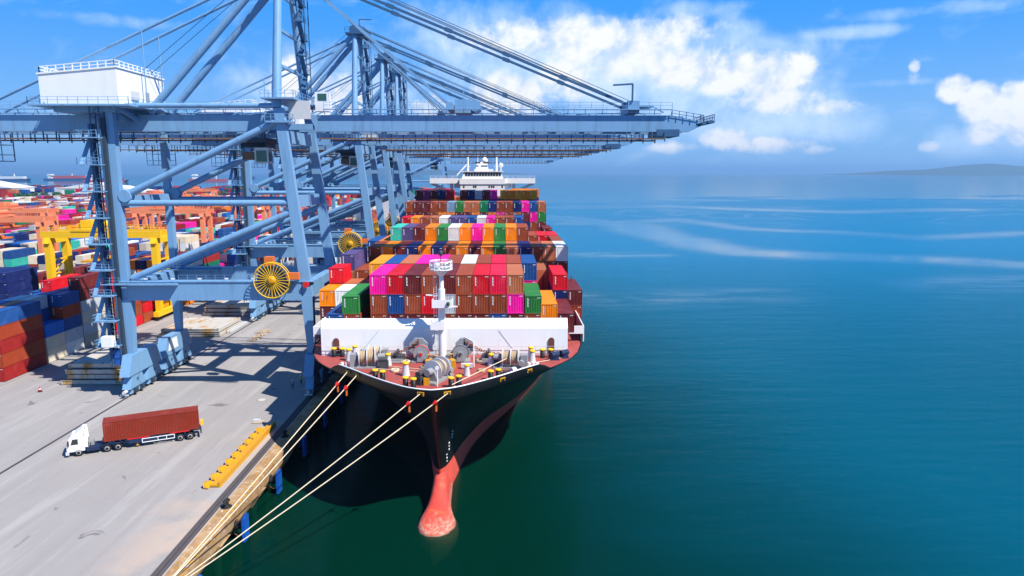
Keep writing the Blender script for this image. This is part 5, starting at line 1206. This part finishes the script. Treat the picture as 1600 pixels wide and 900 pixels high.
for k in range(5): MB().box(-39.2 + k * .34, -38.95 + k * .34, 103.9, 105.1, GZ + .12, GZ + .16).build('slat', 'tan_bag', wb)
for y in (103.95, 104.95): MB().box(-39.2, -37.6, y, y + .1, GZ, GZ + .12).build('bearer', 'tan_bag', wb)
MB().box(-39.0, -38.0, 104.2, 104.8, GZ + .16, GZ + .5).build('bundle', 'light_grey', wb)
# cable pit lid and loose tackle
tag(MB().lathe([(.7, GZ + .004), (.7, GZ + .05), (.5, GZ + .07)], (0, 0, -GZ), n=16).build('manhole_cover', 'hatch_cover', None), 'brown round manhole cover in the sunlit gap beside the crane shadow', 'manhole cover').location = (-41.6, 115.5, GZ)
# yellow forklift with blue hood behind the crane land leg
fk = empty('forklift', (-83.5, 205, GZ)); tag(fk, 'small yellow forklift with blue hood behind the hatch cover stacks', 'forklift')
MB().prism([(204, GZ + .5), (207, GZ + .5), (207, GZ + 1.6), (205.4, GZ + 1.6), (204, GZ + 1.1)], 'x', -84.2, -82.8).build('body', 'yellow_paint', fk); MB().box(-84.0, -83.0, 205.6, 206.9, GZ + 1.6, GZ + 1.9).build('hood', 'fender_blue', fk)
for x in (-84.1, -82.9):
    for y in (204.6, 206.5): MB().tube((x - .15, y, GZ + .45), (x + .15, y, GZ + .45), .45, n=12).build('wheel', 'rubber', fk)
MB().box(-84.0, -83.85, 203.7, 203.9, GZ + .2, GZ + 3.6).box(-83.15, -83.0, 203.7, 203.9, GZ + .2, GZ + 3.6).box(-84, -83, 203.7, 203.9, GZ + 3.5, GZ + 3.6).build('mast', 'dark_steel', fk); MB().box(-84.0, -83.0, 204.4, 206.0, GZ + 2.7, GZ + 2.8).box(-84, -83.9, 204.4, 204.5, GZ + 1.6, GZ + 2.7).box(-83.1, -83, 204.4, 204.5, GZ + 1.6, GZ + 2.7).build('overhead_guard', 'yellow_paint', fk)
# ------------------------------------------------------------------ dock workers
def person(x, y, rot, top, label, helmet):
    r = empty('person', (x, y, GZ)); r.rotation_euler[2] = rot; tag(r, label, 'person')
    V = [(0, 0, .95), (0, 0, 1.15), (0, .02, 1.38), (0, .01, 1.48), (0, 0, 1.56), (0, -.01, 1.66), (0, 0, 1.72),
         (.20, 0, 1.40), (.26, .02, 1.14), (.25, -.06, .90), (.25, -.09, .80), (-.20, 0, 1.40), (-.27, .03, 1.14), (-.24, -.12, .95), (-.22, -.18, .88),
         (.10, 0, .90), (.12, -.02, .50), (.12, .02, .10), (.12, -.12, .05), (-.10, 0, .90), (-.13, .03, .50), (-.13, .08, .10), (-.13, -.05, .05)]
    E = [(0, 1), (1, 2), (2, 3), (3, 4), (4, 5), (5, 6), (2, 7), (7, 8), (8, 9), (9, 10), (2, 11), (11, 12), (12, 13), (13, 14), (0, 15), (15, 16), (16, 17), (17, 18), (0, 19), (19, 20), (20, 21), (21, 22)]
    rad = [.15, .14, .15, .07, .07, .10, .06, .075, .055, .04, .045, .075, .055, .04, .045, .10, .075, .05, .055, .10, .075, .05, .055]
    me = bpy.data.meshes.new('body'); me.from_pydata(V, E, []); o = bpy.data.objects.new('body', me); COL.objects.link(o); o.parent = r
    md_ = o.modifiers.new('Skin', 'SKIN'); 
    for i, sv in enumerate(me.skin_vertices[0].data): sv.radius = (rad[i], rad[i] * .85); sv.use_root = i == 0
    o.modifiers.new('Subdivision', 'SUBSURF').levels = 1; me.materials.append(M['cloth_navy'])
    L_ = MB().lathe([(.17, .98), (.185, 1.15), (.20, 1.3), (.19, 1.43), (.08, 1.49)], (0, .0, 0), n=14)
    L_.build('vest', top, None).parent = r
    MB().lathe([(.085, 1.555), (.105, 1.6), (.11, 1.66), (.1, 1.7)], (0, -.01, 0), n=12).build('head', 'skin', None).parent = r
    MB().lathe([(.15, 1.69), (.135, 1.71), (.125, 1.77), (.06, 1.83), (.01, 1.84)], (0, -.01, 0), n=12).build('helmet', helmet, None).parent = r
person(-37.9, 121.2, .4, 'cloth_grey', 'person in grey shirt and white helmet standing near the sea-side bogie', 'white_paint')
person(-37.2, 124.2, -.5, 'hivis', 'person in yellow-green vest and white helmet by the sea-side leg', 'white_paint')
# ------------------------------------------------------------------ far shore and anchored ships
def far_ship(x, y, L_, lab, hullm, load, loadm):
    r = empty('cargo_ship', (x, y, 0)); tag(r, lab, 'ship', 'ships anchored near the horizon')
    MB().prism([(x - L_ / 2, 9), (x - L_ / 2 + 6, -2), (x + L_ / 2 - 12, -2), (x + L_ / 2, 11)], 'y', y - 14, y + 14).build('hull', hullm, r)
    s = -1 if load > 0 else 1
    MB().box(x - L_ * .40, x - L_ * .32, y - 12, y + 12, 9, 34).box(x - L_ * .42, x - L_ * .30, y - 14, y + 14, 26, 29).build('deckhouse', 'far_white', r)
    if load: MB().box(x - L_ * .28, x + L_ * .38, y - 12, y + 12, 9, 9 + load).build('deck_cargo', loadm, r)
    MB().box(x + L_ * .1, x + L_ * .12, y - 2, y + 2, 9, 36).build('mast', 'far_white', r)
far_ship(-2560, 3700, 200, 'white and dark ship anchored at the far left horizon', 'far_navy', 14, 'far_white'); far_ship(-2480, 4050, 260, 'long navy and red container ship anchored off the far shore', 'far_navy', 16, 'far_red')
far_ship(-1760, 3150, 190, 'red-hulled ship anchored left of the near crane leg', 'far_red', 8, 'far_navy'); far_ship(-1480, 3600, 230, 'pale ship with red hull anchored behind the crane brace', 'far_red', 0, 'far_red'); far_ship(-1900, 5200, 160, 'tiny grey ship on the horizon beside the crane leg', 'far_navy', 6, 'far_navy')
def warehouse(x, y, w, d, h, lab):
    r = empty('warehouse', (x, y, GZ)); tag(r, lab, 'warehouse', 'white warehouses behind the yard')
    MB().box(x - w / 2, x + w / 2, y - d / 2, y + d / 2, GZ, GZ + h).build('wall', 'far_white', r)
    MB().prism([(x - w / 2 - 1, GZ + h), (x + w / 2 + 1, GZ + h), (x, GZ + h + w * .09)], 'y', y - d / 2 - 1, y + d / 2 + 1).build('roof', 'far_white', r)
    for k in range(5): MB().box(x - w * .4 + k * w * .18, x - w * .4 + k * w * .18 + w * .09, y - d / 2 - .2, y - d / 2, GZ, GZ + h * .6).build('door', 'steel_grey', r)
warehouse(-860, 1180, 130, 60, 14, 'big white warehouse at the far left edge behind the yard'); warehouse(-560, 1040, 120, 40, 9, 'long low white warehouse behind the orange yard cranes'); warehouse(-700, 1230, 110, 50, 12, 'white warehouse behind the far blue and red stacks')
ff2 = BoxField(); rg = random.Random(9)
for i in range(1500):
    x = -1250 + rg.random() * 1130; y = 1000 + rg.random() * 240 - x * .42 * rg.random()
    if y > 1240 - (x + 800) * .5 and x < -800: y = 1300 + rg.random() * 200
    n = rg.choice([1, 2, 3, 4, 5])
    c = rg.choice(['navy', 'blue', 'navy', 'red', 'darkred', 'brown', 'blue', 'teal', 'grey', 'tan'])
    ff2.add(round(x / 14) * 14, round(y / 8) * 8, GZ, c, 7, 2.6 * n + rg.random() * .2, 12.5)
tag(ff2.build('distant_terminal', (-700, 1100, GZ)), 'distant terminal of blue and red container stacks near the shore', 'containers', kind='stuff')
# trees along the far road: tapered trunks with leafy crowns, far enough to read as one belt
tre = MB(); rg = random.Random(21)
for i in range(90):
    x = -880 + rg.random() * 560; y = 930 + rg.random() * 60; h = 7 + rg.random() * 6
    tre.tube((x, y, GZ), (x, y, GZ + h * .5), .4, .2, 5)
    for j in range(60):
        a, bq = rg.random() * 6.28, rg.random(); rr = 3.8 * math.sqrt(rg.random()); c = Vector((x + rr * math.cos(a), y + rr * math.sin(a), GZ + h * (.35 + .62 * bq))); d = 1.0 + rg.random()
        u_ = Vector((rg.uniform(-1, 1), rg.uniform(-1, 1), rg.uniform(-1, 1))).normalized() * d; v_ = u_.orthogonal().normalized() * d
        tre.add([c - u_, c + v_, c + u_, c - v_], [(0, 1, 2, 3)])
tag(tre.build('tree_belt', 'green_dark', None, (-600, 950, GZ)), 'dark green belt of trees behind the orange yard cranes', 'trees', kind='stuff')
# hills across the bay
def hills(name, pts, y, mat):
    mb = MB(); n = len(pts); vs = []
    rows = [(0, 1.0), (700, .9), (1800, .55), (3200, 0)]
    for dy_, f in [(-900, 0), (-420, .62)] + rows:
        for x, h in pts: vs.append((x, y + dy_, max(-2, h * f - (2 if f == 0 else 0))))
    m_ = 6
    mb.add(vs, [(i * n + k, i * n + k + 1, (i + 1) * n + k + 1, (i + 1) * n + k) for i in range(m_ - 1) for k in range(n - 1)], 0, True)
    return tag(mb.build(name, mat), kind='structure')
paint('hill_green', (.035, .06, .03), .9, .3, .004)
hills('hills', [(6900, 0), (7200, 40), (7700, 95), (8200, 110), (8600, 150), (9000, 210), (9300, 190), (9700, 150), (10200, 180), (10900, 240), (11800, 210), (13000, 160), (14500, 0)], 13000, 'hill_green')
hills('hills', [(-5200, 0), (-4600, 60), (-3800, 130), (-3000, 150), (-2300, 90), (-1500, 120), (-700, 70), (200, 30), (900, 0)], 17500, 'hill_green')
# ------------------------------------------------------------------ haze
m = bpy.data.materials.new('haze'); m.use_nodes = True; t = m.node_tree; t.nodes.clear()
ho = t.nodes.new('ShaderNodeOutputMaterial'); pv = t.nodes.new('ShaderNodeVolumePrincipled')
pv.inputs['Color'].default_value = (.36, .66, 1.0, 1); pv.inputs['Density'].default_value = 7.0e-5; pv.inputs['Anisotropy'].default_value = .2
t.links.new(pv.outputs[0], ho.inputs['Volume'])
hz = MB().box(-44000, 59000, -2000, 59000, -16, 330).build('haze', m); tag(hz, kind='stuff')
